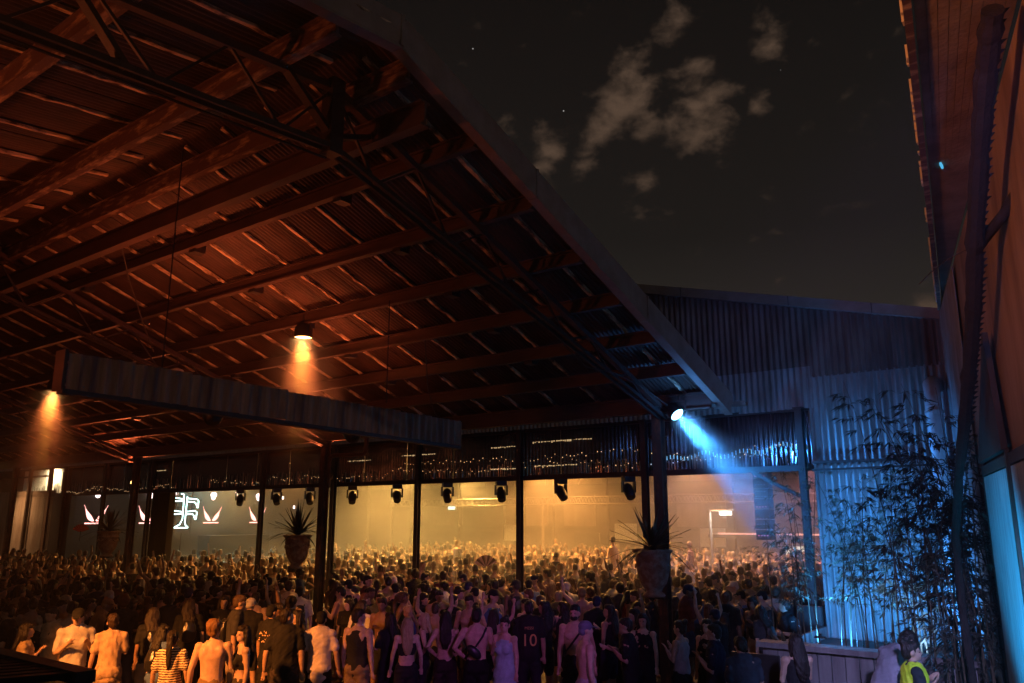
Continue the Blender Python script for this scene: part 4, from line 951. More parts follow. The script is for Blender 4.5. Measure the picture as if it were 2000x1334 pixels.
            for sd in (1, -1):
                ell(g, s.up((sd * .068, .095, 1.268)), (.074, .064, .070)); loft(g, [s.up((sd * .07, .11, 1.32)), s.up((sd * .09, .01, 1.475)), s.up((sd * .07, -.10, 1.32))], [.014] * 3, [.010] * 3, n=6)
        elif kind == 'dress':
            P = [(0, 0, .52), (0, 0, .75), (0, 0, .92), (0, 0, 1.06), (0, 0, 1.18)]; loft(g, [s.up(p) if p[2] > .95 else p for p in P], [.20, .195, .19, .155, .150], [.16, .155, .145, .118, .118], n=16); s.torso(g, 1.1, 1.34, .014)
            for sd in (1, -1):
                ell(g, s.up((sd * .068, .095, 1.265)), (.075, .065, .072)); loft(g, [s.up((sd * .07, .11, 1.32)), s.up((sd * .09, .01, 1.475)), s.up((sd * .07, -.10, 1.32))], [.012] * 3, [.010] * 3, n=6)
        elif kind == 'vest':
            s.torso(g, .93, 1.42, .034, .3)
            for sd in (1, -1): ell(g, s.up((sd * .09, -.02, 1.43)), (.085, .10, .05))
        return fuse(g, 'top', M['cloth'], voxel, 2, dec, (.0042, 26, 20))
    def bottom(s, kind, voxel=.02, dec=None):
        g = G(); loft(g, [(0, 0, .86), (0, 0, .92), s.up((0, 0, 1.0))], [s.hw + .022, s.hw + .024, s.hw + .004], [.14, .142, .122], n=16)
        for sd in (1, -1): ell(g, (sd * .075, -.062, .89), (.095, .084, .095))
        if kind == 'trousers': s.leg(g, 0, .97, .020, .018)
        elif kind == 'shorts': s.leg(g, 0, .42, .026, .02)
        elif kind == 'skirt': loft(g, [(0, 0, .60), (0, 0, .75), (0, 0, .9)], [.215, .20, .185], [.17, .165, .15], n=16)
        return fuse(g, 'trousers', M['cloth'], voxel, 2, dec, (.004, 18, 26))
    def hair(s, kind, voxel=.014, dec=None):
        g = G(); HR = s.Rl @ s.head_rot
        if kind != 'cap':
            ell(g, s.hd((0, -.026, 1.672)), (.084, .094, .096), HR, 16); ell(g, s.hd((0, .01, 1.715)), (.074, .082, .055), HR, 14); ell(g, s.hd((0, -.05, 1.625)), (.076, .066, .08), HR, 12)
        if kind == 'long':
            loft(g, [s.hd((0, -.055, 1.66)), s.hd((0, -.088, 1.54)), s.up((0, -.135, 1.42)), s.up((0, -.145, 1.28)), s.up((0, -.135, 1.18))], [.086, .100, .105, .09, .05], [.055, .045, .035, .03, .018], s.Rl @ Vector((1, 0, 0)), 14)
            for sd in (1, -1): loft(g, [s.hd((sd * .074, -.01, 1.69)), s.hd((sd * .088, -.01, 1.58)), s.up((sd * .085, -.02, 1.45))], [.022, .026, .02], [.045, .045, .03], n=8)
        elif kind == 'pony':
            loft(g, [s.hd((0, -.10, 1.72)), s.hd((0, -.15, 1.68)), s.up((0, -.165, 1.52)), s.up((0, -.15, 1.32)), s.up((0, -.145, 1.22))], [.03, .042, .045, .04, .018], [.03, .036, .034, .03, .014], s.Rl @ Vector((1, 0, 0)), 10)
        elif kind == 'bun': ell(g, s.hd((0, -.10, 1.75)), (.05, .05, .045), HR, 10)
        elif kind == 'bushy':
            ell(g, s.hd((0, -.03, 1.69)), (.105, .112, .105), HR, 14)
        elif kind == 'cap':
            ell(g, s.hd((0, -.008, 1.69)), (.088, .104, .082), HR, 16); loft(g, [s.hd((0, .06, 1.69)), s.hd((0, .12, 1.68)), s.hd((0, .165, 1.667))], [.078, .072, .045], [.010, .010, .009], HR @ Vector((1, 0, 0)), 12); ell(g, s.hd((0, -.05, 1.625)), (.074, .062, .065), HR, 12)
        return fuse(g, 'cap' if kind == 'cap' else 'hair', M['hair'] if kind != 'cap' else M['cloth'], voxel, 2, dec, (.0035, 60, 18) if kind != 'cap' else None)

SKINS = [(.52, .33, .24), (.44, .27, .18), (.33, .19, .12), (.58, .39, .30), (.20, .11, .07), (.48, .30, .21)]
HAIRS = {'dark': (.022, .014, .010), 'brown': (.07, .038, .02), 'black': (.012, .010, .009), 'fair': (.42, .29, .15), 'auburn': (.13, .05, .025)}
CLOTHS = {'black': (.018, .018, .020), 'charcoal': (.045, .045, .05), 'white': (.62, .60, .58), 'grey': (.22, .22, .23), 'navy': (.03, .035, .08), 'beige': (.42, .33, .24), 'maroon': (.14, .03, .03), 'pink': (.55, .28, .32), 'olive': (.10, .11, .05), 'blue': (.08, .14, .30), 'tan': (.34, .22, .13)}
def cl4(c): return (c[0], c[1], c[2], 1)

# ---- pool of crowd figures shared by the copies
POOL = []
specs = [(False, ('down', 'down2'), 'tee', 'trousers', 'short', .1), (False, ('up', 'down'), 'tee', 'trousers', 'short', .3), (False, ('bent', 'bent'), 'tee', 'shorts', 'cap', -.4), (False, ('down2', 'phone'), 'none', 'shorts', 'short', .2),
         (False, ('up', 'up2'), 'none', 'trousers', 'short', 0), (False, ('hip', 'down'), 'tank', 'trousers', 'cap', .5), (False, ('phone', 'down'), 'loose', 'trousers', 'bushy', -.2), (False, ('fold', 'fold'), 'tee', 'trousers', 'short', -.6),
         (True, ('down', 'bent'), 'tank', 'trousers', 'long', .2), (True, ('up2', 'up'), 'crop', 'shorts', 'long', -.1), (True, ('hip', 'phone'), 'crop', 'skirt', 'pony', .5), (True, ('down2', 'down'), 'tee', 'trousers', 'long', -.5), (True, ('bent', 'up'), 'dress', 'skirt', 'bun', .3), (True, ('phone', 'hip'), 'tank', 'shorts', 'long', .7)]
for i, (f, arms, tp_, bt, hr, turn) in enumerate(specs):
    P_ = Person(f, arms, lean=R(RNG.uniform(-2, 7)), turn=turn, tilt=R(RNG.uniform(-6, 12)), stance=RNG.uniform(.06, .2))
    pk = None
    if i in (0, 5, 7, 11):
        g = G(); loft(g, [P_.up((0, -.17, 1.08)), P_.up((0, -.19, 1.2)), P_.up((0, -.17, 1.36))], [.12, .13, .10], [.06, .07, .05], (1, 0, 0), 10)
        for sd in (1, -1): loft(g, [P_.up((sd * .09, -.14, 1.38)), P_.up((sd * .11, -.02, 1.485)), P_.up((sd * .11, .12, 1.36))], [.022] * 3, [.014] * 3, n=6)
        pk = fuse(g, 'backpack', M['vinyl'], .018, 2, None, (.003, 30, 20))
    POOL.append(dict(pack=pk, f=f, tp=tp_, bt=bt, hr=hr, arms=arms, body=P_.body(voxel=.0175), top=None if tp_ == 'none' else P_.top(tp_, .022), bot=P_.bottom(bt, .024), hair=P_.hair(hr, .015)))

PW = np.array([.2 if any(a.startswith('up') for a in r_['arms']) else 1.0 for r_ in POOL]); PW /= PW.sum()
def put(rec, loc, rz, s, skin, ctop, cbot, chair, label, group=None, cat='person'):
    b = link('person', rec['body'], loc=loc, label=label, cat=cat, group=group); b.rotation_euler = (0, 0, rz); b.scale = (s, s, s); b.color = cl4(skin)
    if rec['top'] is not None: o = link({'dress': 'dress', 'tee': 'tee_shirt', 'loose': 'tee_shirt', 'vest': 'vest', 'jersey': 'jersey'}.get(rec['tp'], 'tank_top'), rec['top'], b); o.color = cl4(ctop)
    o = link({'shorts': 'shorts', 'skirt': 'skirt'}.get(rec['bt'], 'trousers'), rec['bot'], b); o.color = cl4(cbot)
    o = link('cap' if rec['hr'] == 'cap' else 'hair', rec['hair'], b); o.color = cl4(chair)
    if rec.get('pack') is not None: o = link('backpack', rec['pack'], b)
    return b

# ---- named people in front, each built for itself: head-top ground position, heading (0 = looks along +y, into the hall)
VIEW = lambda x, y: math.atan2(y, x)
def hero(x, y, rz, s, label, f=False, arms=('down', 'down'), tp='tee', bt='trousers', hr='short', skin=(.52, .33, .24), ctop=(.02, .02, .022), cbot=(.02, .02, .025), chair=(.02, .014, .01), lean=0, turn=0, tilt=0, voxel=.0135, stance=.1):
    P_ = Person(f, arms, lean=lean, turn=turn, tilt=tilt, stance=stance)
    rec = dict(f=f, tp=tp, bt=bt, hr=hr, body=P_.body(voxel=voxel), top=None if tp == 'none' else P_.top(tp, .016), bot=P_.bottom(bt, .018), hair=P_.hair(hr, .011))
    b = put(rec, (x, y, 0), rz, s, skin, ctop, cbot, chair, label, 'people standing in front'); return b, P_
def textmesh(txt, size, mt, name='print'):
    c = bpy.data.curves.new('t', 'FONT'); c.body = txt; c.size = size; c.align_x = 'CENTER'; c.extrude = .002
    o = bpy.data.objects.new('t', c); TMP.objects.link(o); bpy.context.view_layer.update()
    me = bpy.data.meshes.new_from_object(o.evaluated_get(bpy.context.evaluated_depsgraph_get())); bpy.data.objects.remove(o); me.materials.clear(); me.materials.append(mt); me.name = name; return me
FACE = {}
def eyes(b, P_, beard=None):
    for sd in (1, -1):
        g = G(); ell(g, P_.hd((sd * .030, .083, 1.640)), (.012, .008, .007), P_.Rl @ P_.head_rot, 8); e_ = g.obj('eye', M['vinyl'], b, smooth=True)
    if beard:
        g = G(); HR = P_.Rl @ P_.head_rot; ell(g, P_.hd((0, .045, 1.572)), (.062, .062, .045), HR, 12); o = link('beard', fuse(g, 'beard', M['hair'], .011, 2), b); o.color = cl4(beard)
HERO_XY = []
def at(px, py):   # filled in below by hand measured positions
    return None
AW = AZ   # heading that turns the back to the photographer
SK1, SK2, SK3, SK4, SK5 = SKINS[0], SKINS[1], SKINS[2], SKINS[3], SKINS[4]
def H(x, y, rz, s, label, **k):
    HERO_XY.append((x, y)); return hero(x, y, rz, s, label, **k)
H(-10.46, 6.88, AW + .15, 1.02, 'shirtless broad-shouldered man with light brown hair, back turned, lit orange', arms=('bent', 'down2'), tp='none', bt='shorts', chair=(.22, .11, .04), skin=SK4, hr='bushy', ctop=(.3, .2, .1), cbot=(.25, .16, .08), turn=-.5)
b_, P_ = H(-10.28, 7.22, AW + 2.2, .97, 'dark haired woman leaning in beside the shirtless orange lit man', f=True, arms=('bent', 'down'), tp='crop', bt='skirt', hr='long', skin=SK4, cbot=(.05, .04, .03), turn=.2); eyes(b_, P_)
b_, P_ = H(-11.08, 6.63, AW + .1, .93, 'woman with black ponytail in striped zigzag blouse, back turned', f=True, arms=('down2', 'down2'), tp='tee', hr='pony', skin=SK2, ctop=(.7, .6, .45), cbot=(.05, .03, .03))
for o in b_.children:
    if o.name.startswith('tee_shirt'):
        sm = mat('zigzag stripe cloth', (.75, .62, .42), .8, col2=(.75, .62, .42)); nt = sm.node_tree; wv = nd(nt, 'ShaderNodeTexWave', bands_direction='Z', i_Scale=9.0, i_Distortion=2.2, i_Detail=1.0); wv.inputs['Detail Scale'].default_value = 3.5
        tcx = nd(nt, 'ShaderNodeTexCoord'); nt.links.new(tcx.outputs['Object'], wv.inputs['Vector']); mr = nd(nt, 'ShaderNodeMapRange'); nt.links.new(wv.outputs['Fac'], mr.inputs[0]); mr.inputs[1].default_value = .45; mr.inputs[2].default_value = .55
        mxx = nd(nt, 'ShaderNodeMix', data_type='RGBA'); nt.links.new(mr.outputs[0], mxx.inputs[0]); mxx.inputs[6].default_value = (.05, .02, .015, 1); mxx.inputs[7].default_value = (.75, .6, .4, 1); nt.links.new(mxx.outputs[2], nt.nodes['Principled BSDF'].inputs['Base Color'])
        o.data.materials.clear(); o.data.materials.append(sm)
H(-14.6, 8.6, AW + .05, 1.04, 'tall man in black tee with shaved neck, back turned, left of shirtless man', arms=('down', 'down2'), tp='loose', chair=(.012, .01, .01), skin=SK2)
H(-16.6, 7.5, AW - 1.3, 1.0, 'man in pale cap and checked shirt with backpack strap, facing right', arms=('bent', 'down2'), tp='tee', hr='cap', ctop=(.5, .33, .2), chair=(.62, .5, .36), skin=SK1, lean=R(8), tilt=R(10))
H(-15.75, 7.75, AW - 1.2, 1.0, 'man in tan cap and orange tee bending forward right of capped man', arms=('reach', 'bent'), tp='loose', hr='cap', ctop=(.62, .42, .22), chair=(.45, .24, .12), skin=SK1, lean=R(20))
H(-12.82, 6.64, AW + .5, .99, 'person in beige coat with dark hair walking at lower left', f=True, arms=('bent', 'down2'), tp='loose', hr='short', ctop=(.5, .36, .25), cbot=(.3, .22, .15), chair=(.03, .015, .01), skin=SK1)
b_, P_ = H(-11.83, 8.84, AW - .5, 1.0, 'man in black cap and printed black tee, back turned', arms=('bent', 'down'), tp='loose', hr='cap', chair=(.015, .015, .018), skin=SK2)
rgp = np.random.default_rng(3); g = G()
for i in range(26):
    a, c_ = rgp.uniform(-.12, .12), rgp.uniform(1.16, 1.36); w_ = rgp.uniform(.01, .035); g.poly([(a, 0, c_), (a + w_, 0, c_ + .004), (a + w_ * .8, 0, c_ + .02), (a - .003, 0, c_ + .018)])
o = g.obj('shirt_print', mat('shirt print ink', (.75, .45, .2), .7, col2=(.8, .6, .5), scale=20), b_, kind='stuff'); o.location = (0, -.168, 0)
H(-10.6, 8.21, AW + .1, 1.04, 'man in long black tee and shorts standing beside printed tee', arms=('down', 'down2'), tp='loose', bt='shorts', chair=(.02, .013, .01), skin=SK1, turn=-.9, cbot=(.05, .04, .04))
b_, P_ = H(-11.54, 9.13, AW + 2.0, .95, 'woman with glasses and black top facing camera near post', f=True, arms=('phone', 'down'), tp='tee', hr='long', skin=SK4, turn=.2); eyes(b_, P_)
H(-10.39, 8.7, AW + .02, 1.0, 'man in pale pink tee and black cap, back turned, below left urn', arms=('down2', 'down2'), tp='loose', hr='cap', ctop=(.66, .58, .58), chair=(.015, .015, .018), skin=SK2, cbot=(.012, .012, .014), stance=.16, tilt=R(12))
H(-9.94, 9.08, AW - .35, 1.02, 'man in black tank and shorts looking right, arm hanging', arms=('down', 'down'), tp='tank', bt='shorts', skin=SK4, chair=(.03, .02, .012), turn=-.8, cbot=(.2, .14, .09))
H(-10.01, 9.82, AW + .9, .95, 'dark haired person in black raising a cup to face', f=True, arms=('phone', 'phone'), tp='tee', hr='long', skin=SK4)
H(-9.51, 9.72, AW + .25, .93, 'fair haired woman in black crop and shorts, back turned', f=True, arms=('down2', 'down2'), tp='crop', bt='shorts', hr='long', chair=HAIRS['fair'], skin=SK4)
b_, P_ = H(-9.75, 10.35, AW + 1.6, .93, 'fair haired woman in profile facing left behind the crop top', f=True, arms=('bent', 'hip'), tp='tank', hr='long', chair=(.5, .36, .2), skin=SK4)
H(-9.2, 10.3, AW + .05, .97, 'woman with very long black hair and open back, hands low', f=True, arms=('hip', 'hip'), tp='crop', hr='long', chair=(.012, .008, .007), ctop=(.4, .28, .2), skin=SK4, cbot=(.03, .02, .02))
H(-8.96, 10.75, AW - .1, .93, 'red haired woman in black top, back turned, centre front', f=True, arms=('bent', 'bent'), tp='tank', hr='long', chair=(.30, .10, .035), skin=SK4)
b_, P_ = H(-8.55, 10.3, AW + .0, 1.02, 'shirtless man with black crossbody bag on his back', arms=('down2', 'hip'), tp='none', hr='short', chair=(.015, .01, .008), skin=SK4, cbot=(.012, .012, .014))
g = G(); g.tube([(.15, -.04, 1.47), (.10, -.13, 1.36), (.0, -.155, 1.22), (-.10, -.15, 1.12), (-.17, -.06, 1.03)], .018, 6); g.obj('bag_strap', M['vinyl'], b_)
g = G(); ell(g, (-.03, -.185, 1.14), (.14, .05, .075), Matrix.Rotation(.7, 3, 'Y'), 12); g.obj('crossbody_bag', M['vinyl'], b_, smooth=True)
b_, P_ = H(-8.1, 10.45, AW + 2.7, .95, 'woman in pale blue dress facing camera beside bag man', f=True, arms=('bent', 'down'), tp='dress', bt='skirt', hr='bun', ctop=(.35, .52, .6), cbot=(.35, .52, .6), skin=SK4, turn=.2); eyes(b_, P_)
b_, P_ = H(-8.57, 11.73, AW + .0, 1.02, 'man in black football jersey numbered ten in gold', arms=('down', 'down'), tp='jersey', hr='short', skin=SK2)
gold = mat('gold jersey print', (.62, .36, .12), .6, col2=(.5, .3, .1), scale=10)
o = link('jersey_number', textmesh('10', .27, gold), b_, loc=(0, -.178, 1.06), rot=(R(90), 0, 0)); o = link('jersey_name', textmesh('MESSI', .062, gold), b_, loc=(0, -.172, 1.32), rot=(R(90), 0, 0))
b_, P_ = H(-7.38, 11.35, AW + 2.95, 1.04, 'bearded shirtless man with diagonal strap facing the camera', arms=('down', 'down2'), tp='none', hr='short', skin=SK1, chair=(.012, .01, .008), turn=-.2); eyes(b_, P_, (.015, .01, .008))
g = G(); g.tube([(-.13, .02, 1.47), (-.08, .12, 1.36), (.03, .145, 1.22), (.14, .10, 1.08), (.17, -.03, 1.0)], .017, 6); g.obj('chest_strap', M['vinyl'], b_)
H(-6.45, 10.2, AW - 1.35, 1.0, 'shirtless lean man in profile facing right with pale towel', arms=('down', 'down2'), tp='none', bt='shorts', hr='cap', chair=(.15, .16, .25), skin=SK4, cbot=(.5, .46, .5))
H(-6.35, 11.3, AW + 1.3, .97, 'dark haired man embracing a woman left of big urn post', arms=('hug', 'bent'), tp='tee', skin=SK2, lean=R(6))
b_, P_ = H(-6.62, 12.2, AW + 2.8, .95, 'dark haired woman with sunglasses on head facing camera', f=True, arms=('bent', 'down'), tp='tank', hr='long', skin=SK4); eyes(b_, P_)
H(-5.75, 11.75, AW + .9, .95, 'woman with dark bun in grey top, right of urn post', f=True, arms=('bent', 'bent'), tp='tank', hr='bun', ctop=(.4, .34, .36), skin=SK4)
b_, P_ = H(-5.62, 12.45, AW + 2.4, .93, 'long haired woman in dark top facing left, right of urn', f=True, arms=('down', 'bent'), tp='tank', hr='long', skin=SK4); eyes(b_, P_)
H(-4.98, 11.25, AW + 1.2, .98, 'short haired man in dark tee facing left near planter', arms=('down', 'bent'), tp='tee', ctop=(.03, .03, .06), skin=SK1)
H(-4.3, 10.7, AW + .2, .95, 'crouching dark haired man with bluish rim light', arms=('bent', 'bent'), tp='tee', ctop=(.05, .06, .08), skin=SK2, lean=R(14))
H(-3.78, 11.1, AW + .15, .97, 'long dark haired woman at far right, back turned', f=True, arms=('phone', 'bent'), tp='tank', hr='long', chair=(.02, .012, .01), skin=SK1)
b_, P_ = H(-2.35, 10.95, AW - 1.75, 1.0, 'steward in yellow high visibility vest holding a blue cup', f=True, arms=('bent', 'bent'), tp='tee', hr='bun', ctop=(.03, .035, .04), cbot=(.03, .03, .04), skin=SK1, turn=-.15); eyes(b_, P_)
vm = mat('hi-vis yellow', (.62, .85, .03), .6, col2=(.5, .72, .03), scale=12, emit=(.5, .8, .02), estr=0)
o = link('hi_vis_vest', P_.top('vest', .016), b_); o.data.materials.clear(); o.data.materials.append(vm)
cu = empty('drinks_cup', (-2.02, 11.02, 1.12), label='pale blue plastic cup held by the steward', cat='cup'); G().lathe([(0, 0), (.032, 0), (.042, .13), (.044, .13), (.038, .125), (.03, .01)], 14).obj('cup_body', M['pvc'], cu, smooth=True)
H(-2.78, 11.25, AW - 1.2, 1.12, 'man in grey tee bent over the planter behind the steward', arms=('reach', 'reach'), tp='loose', hr='short', ctop=(.26, .26, .30), cbot=(.12, .2, .26), skin=SK1, lean=R(34), tilt=R(30))
b_, P_ = H(-12.7, 13.6, AW - .1, 1.0, 'man in black tee lettered ES in pale blue on back', arms=('down', 'bent'), tp='tee', skin=SK2)
link('shirt_lettering', textmesh('ES', .15, M['white']), b_, loc=(0, -.172, 1.20), rot=(R(90), 0, 0))
H(-9.5, 14.9, AW + .1, 1.0, 'shirtless man filming with raised phone, back turned', arms=('down', 'up2'), tp='none', hr='cap', skin=SK1, chair=(.3, .2, .12))
H(-13.98, 10.05, AW + .0, 1.0, 'broad man in pale pink tank with arm reaching up', arms=('down2', 'up2'), tp='tank', ctop=(.5, .32, .3), skin=SK4)
H(-13.3, 5.6, AW - 1.1, .95, 'woman at the left edge with striped top facing right', f=True, arms=('bent', 'bent'), tp='tee', hr='long', ctop=(.5, .36, .2), skin=SK1)
H(-14.9, 6.5, AW + 2.6, .95, 'woman with dark hair facing camera near left edge', f=True, arms=('phone', 'down'), tp='tank', hr='long', skin=SK1)
H(-7.0, 12.6, AW + 1.9, .96, 'dark haired woman facing left beside the bearded man', f=True, arms=('bent', 'down'), tp='tank', hr='long', skin=SK1)


# ---- the crowd around and behind them
def crowd_points():
    pts = []; occ = {}
    blockers = [(u, 14.9, .5) for u in PX] + [(u, 16.4, .42) for u in HP] + [(x, y, .40) for x, y in HERO_XY] + [(-29.4, 17.2, 1.1), (-13.2, 30, .4), (-33, 19.8, .9)]
    def ok(x, y, d):
        for (bx, by, br) in blockers:
            if (x - bx) ** 2 + (y - by) ** 2 < br * br: return False
        ci, cj = int(x // .8), int(y // .8)
        for a in (-1, 0, 1):
            for c in (-1, 0, 1):
                for (qx, qy) in occ.get((ci + a, cj + c), ()):
                    if (x - qx) ** 2 + (y - qy) ** 2 < d * d: return False
        return True
    for _ in range(26000):
        y = RNG.uniform(6.0, 36.2); x = RNG.uniform(-44, -5.3)
        if x < -32 and y > 16.8: continue
        X_, Y_, Z_ = picture((x, y, 1.6))
        if Z_ < (11.9 if X_ < 330 else 13.6) or X_ < -15 or X_ > 1600: continue
        if X_ > 1545 and y < 16.4: continue
        if y < 14.9 and (1270 < X_ < 1335 or 590 < X_ < 652 and Y_ < 1200): continue
        if y > 36 - .0 * x: continue
        d = .50 if y > 17 else .56
        if Y_ > 1185: d = .85
        if y < 16.9 and X_ > 1300 and RNG.random() < .35: continue
        if ok(x, y, d):
            occ.setdefault((int(x // .8), int(y // .8)), []).append((x, y)); pts.append((x, y, X_, Y_, Z_))
    return pts
CP = sorted(crowd_points(), key=lambda p: p[4])
NEAR = 300 - len(HERO_XY)
near, rest = CP[:NEAR], CP[NEAR:]
COLS = [(-99, 265, 'left of neon sign'), (265, 632, 'below the neon sign'), (632, 820, 'right of left urn'), (820, 1018, 'left of centre post'), (1018, 1280, 'left of big urn'), (1280, 1480, 'right of big urn'), (1480, 2100, 'beside the planter')]
cells = {}
for q in near:
    c = next(i for i, (a, b, _) in enumerate(COLS) if a <= q[2] < b); r = int(max(0, (1215 - q[3]) // 16)); cells.setdefault((c, r), []).append(q)
rowsin = {}
for (c, r) in cells: rowsin.setdefault(c, []).append(r)
ROWN = ['front', 'second', 'third', 'fourth', 'fifth', 'sixth', 'seventh', 'eighth', 'ninth', 'tenth']
for (c, r), qs in cells.items():
    rn = ROWN[min(sorted(rowsin[c]).index(r), 9)]
    for k, q in enumerate(sorted(qs, key=lambda q: q[2])):
        rec = POOL[RNG.choice(len(POOL), p=PW)]
        hname = RNG.choice(list(HAIRS), p=[.44, .22, .24, .04, .06]); tname = RNG.choice(list(CLOTHS), p=[.34, .14, .12, .09, .07, .06, .03, .03, .04, .04, .04]); bname = RNG.choice(['black', 'charcoal', 'navy', 'beige', 'olive'], p=[.45, .2, .15, .1, .1])
        x, y = q[0], q[1]
        hd_ = math.atan2(24 - y, -32 - x) - PI / 2
        if y < 15: hd_ = hd_ * .6 + .15
        hd_ += RNG.normal(0, .75) + (PI * RNG.choice([0, 1], p=[.86, .14]) if y < 14 else 0)
        topn = {'none': 'bare back', 'tee': tname + ' tee', 'loose': 'loose ' + tname + ' tee', 'tank': tname + ' tank', 'crop': tname + ' crop', 'dress': tname + ' dress'}[rec['tp']]
        hn = {'cap': 'capped', 'bun': hname + ' bun', 'pony': hname + ' ponytail', 'long': 'long ' + hname + ' hair', 'bushy': 'bushy ' + hname + ' hair'}.get(rec['hr'], 'short ' + hname + ' hair')
        lab = '%s, %s, %s from left in %s row %s' % (topn, hn, '%d%s' % (k + 1, {1: 'st', 2: 'nd', 3: 'rd'}.get(k + 1 if k < 3 else (k + 1) % 10 if k > 19 else 0, 'th')), rn, COLS[c][2])
        hc = HAIRS[hname] if rec['hr'] != 'cap' else CLOTHS[RNG.choice(['black', 'white', 'navy', 'charcoal'], p=[.5, .12, .23, .15])]
        put(rec, (x, y, 0), hd_, RNG.uniform(.93, 1.06) * (.96 if rec['f'] else 1.02), SKINS[RNG.integers(len(SKINS))], CLOTHS[tname], CLOTHS[bname], hc, lab, 'people in the crowd near the hall front')
# ---- everyone farther back in the hall: one mass of small figures
gm = G()
def low_person(g, x, y, a, s, rg, z0=0):
    ca, sa = math.cos(a), math.sin(a)
    def T(p): return (x + (p[0] * ca - p[1] * sa) * s, y + (p[0] * sa + p[1] * ca) * s, p[2] * s + z0)
    n = 7; prof = [(.80, .17, .12), (1.05, .145, .10), (1.28, .175, .115), (1.42, .19, .09), (1.48, .08, .065), (1.54, .055, .055)]
    V = [T((rx * math.cos(2 * PI * k / n), ry * math.sin(2 * PI * k / n), z)) for z, rx, ry in prof for k in range(n)]
    sk = rg.integers(0, 3); top = 3 + rg.integers(0, 6); bare = rg.random() < .22
    for i in range(len(prof) - 1):
        mi = sk if (i >= 3 or bare) else top
        g.add(V[i * n:(i + 2) * n], [(k, (k + 1) % n, n + (k + 1) % n, n + k) for k in range(n)], mi)
    tl = rg.uniform(-.03, .03); m = 7; rows = [(1.53, .045, .05), (1.575, .066, .078), (1.635, .077, .094), (1.70, .072, .088), (1.745, .045, .055), (1.762, .0, .0)]
    V = [T((rx * math.cos(2 * PI * k / m) + tl, ry * math.sin(2 * PI * k / m) + .005 + tl, z)) for z, rx, ry in rows for k in range(m)]
    hm = 9 + rg.integers(0, 3)
    for i in range(len(rows) - 1):
        for k in range(m):
            front = math.sin(2 * PI * (k + .5) / m) > .35
            mi = sk if (front and i < 3) else hm
            if i < 1: mi = sk
            g.add([V[i * m + k], V[i * m + (k + 1) % m], V[(i + 1) * m + (k + 1) % m], V[(i + 1) * m + k]], [(0, 1, 2, 3)], mi)
    for sd in (1, -1):
        t = rg.random()
        if t < .07: E_ = (sd * rg.uniform(.22, .34), rg.uniform(.02, .15), rg.uniform(1.45, 1.66)); W_ = (E_[0] * rg.uniform(.5, 1.2), E_[1] + rg.uniform(0, .12), E_[2] + rg.uniform(.18, .27))
        elif t < .55: E_ = (sd * .25, .05, 1.16); W_ = (sd * .16, .26, 1.30)
        else: E_ = (sd * .25, -.02, 1.14); W_ = (sd * .24, .08, .90)
        S = (sd * .185, 0, 1.40)
        for a_, b_, r0, r1, mi in ((S, E_, .052, .042, sk if bare or rg.random() < .5 else top), (E_, W_, .042, .036, sk)):
            a_, b_ = Vector(a_), Vector(b_); d = (b_ - a_).normalized(); xx = d.orthogonal().normalized(); yy = d.cross(xx); nn = 4
            V = [T(a_ + (xx * math.cos(2 * PI * k / nn) + yy * math.sin(2 * PI * k / nn)) * r0) for k in range(nn)] + [T(b_ + d * .06 + (xx * math.cos(2 * PI * k / nn) + yy * math.sin(2 * PI * k / nn)) * r1) for k in range(nn)]
            g.add(V, [(k, (k + 1) % nn, nn + (k + 1) % nn, nn + k) for k in range(nn)] + [(7, 6, 5, 4)], mi)
for (x, y, X_, Y_, Z_) in rest:
    low_person(gm, x, y, math.atan2(24 - y, -33 - x) - PI / 2 + RNG.normal(0, .9), RNG.uniform(.86, 1.12), RNG, .6 if RNG.random() < .012 and y > 20 else 0)
CM = [mat('crowd skin %d' % i, c, .55, col2=tuple(v * .75 for v in c), scale=20) for i, c in enumerate([(.52, .34, .25), (.42, .26, .17), (.30, .17, .11)])] + \
     [mat('crowd cloth %d' % i, c, .85, col2=tuple(v * .7 for v in c), scale=8) for i, c in enumerate([(.02, .02, .022), (.05, .05, .055), (.55, .53, .5), (.2, .19, .19), (.10, .08, .16), (.35, .24, .16)])] + \
     [mat('crowd hair %d' % i, c, .5, col2=tuple(v * .6 for v in c), scale=30) for i, c in enumerate([(.018, .012, .009), (.06, .035, .02), (.30, .2, .1)])]
gm.obj('crowd', CM, kind='stuff', label='dense crowd of people filling the hall under amber light', smooth=True)
COL.children.unlink(TMP)
print('crowd near', len(near), 'rest', len(rest))

# ================================================================== AIR
HB = [(-46.3, -9.0, -1.0), (8.0, 40.0, 9.7)]
g = G(); g.box((-60, -14, -1), (14, 44, 9.9))
hz = g.mesh('haze'); hm_ = bpy.data.materials.new('haze'); hm_.use_nodes = True; nt = hm_.node_tree; nt.nodes.clear()
ou = nd(nt, 'ShaderNodeOutputMaterial'); pv = nd(nt, 'ShaderNodeVolumePrincipled'); nt.links.new(pv.outputs[0], ou.inputs['Volume'])
pv.inputs['Color'].default_value = (.9, .9, .9, 1); pv.inputs['Density'].default_value = .0015; pv.inputs['Anisotropy'].default_value = .15
hz.materials.append(hm_); link('haze', hz, kind='stuff', label='thin stage smoke hanging in the air')
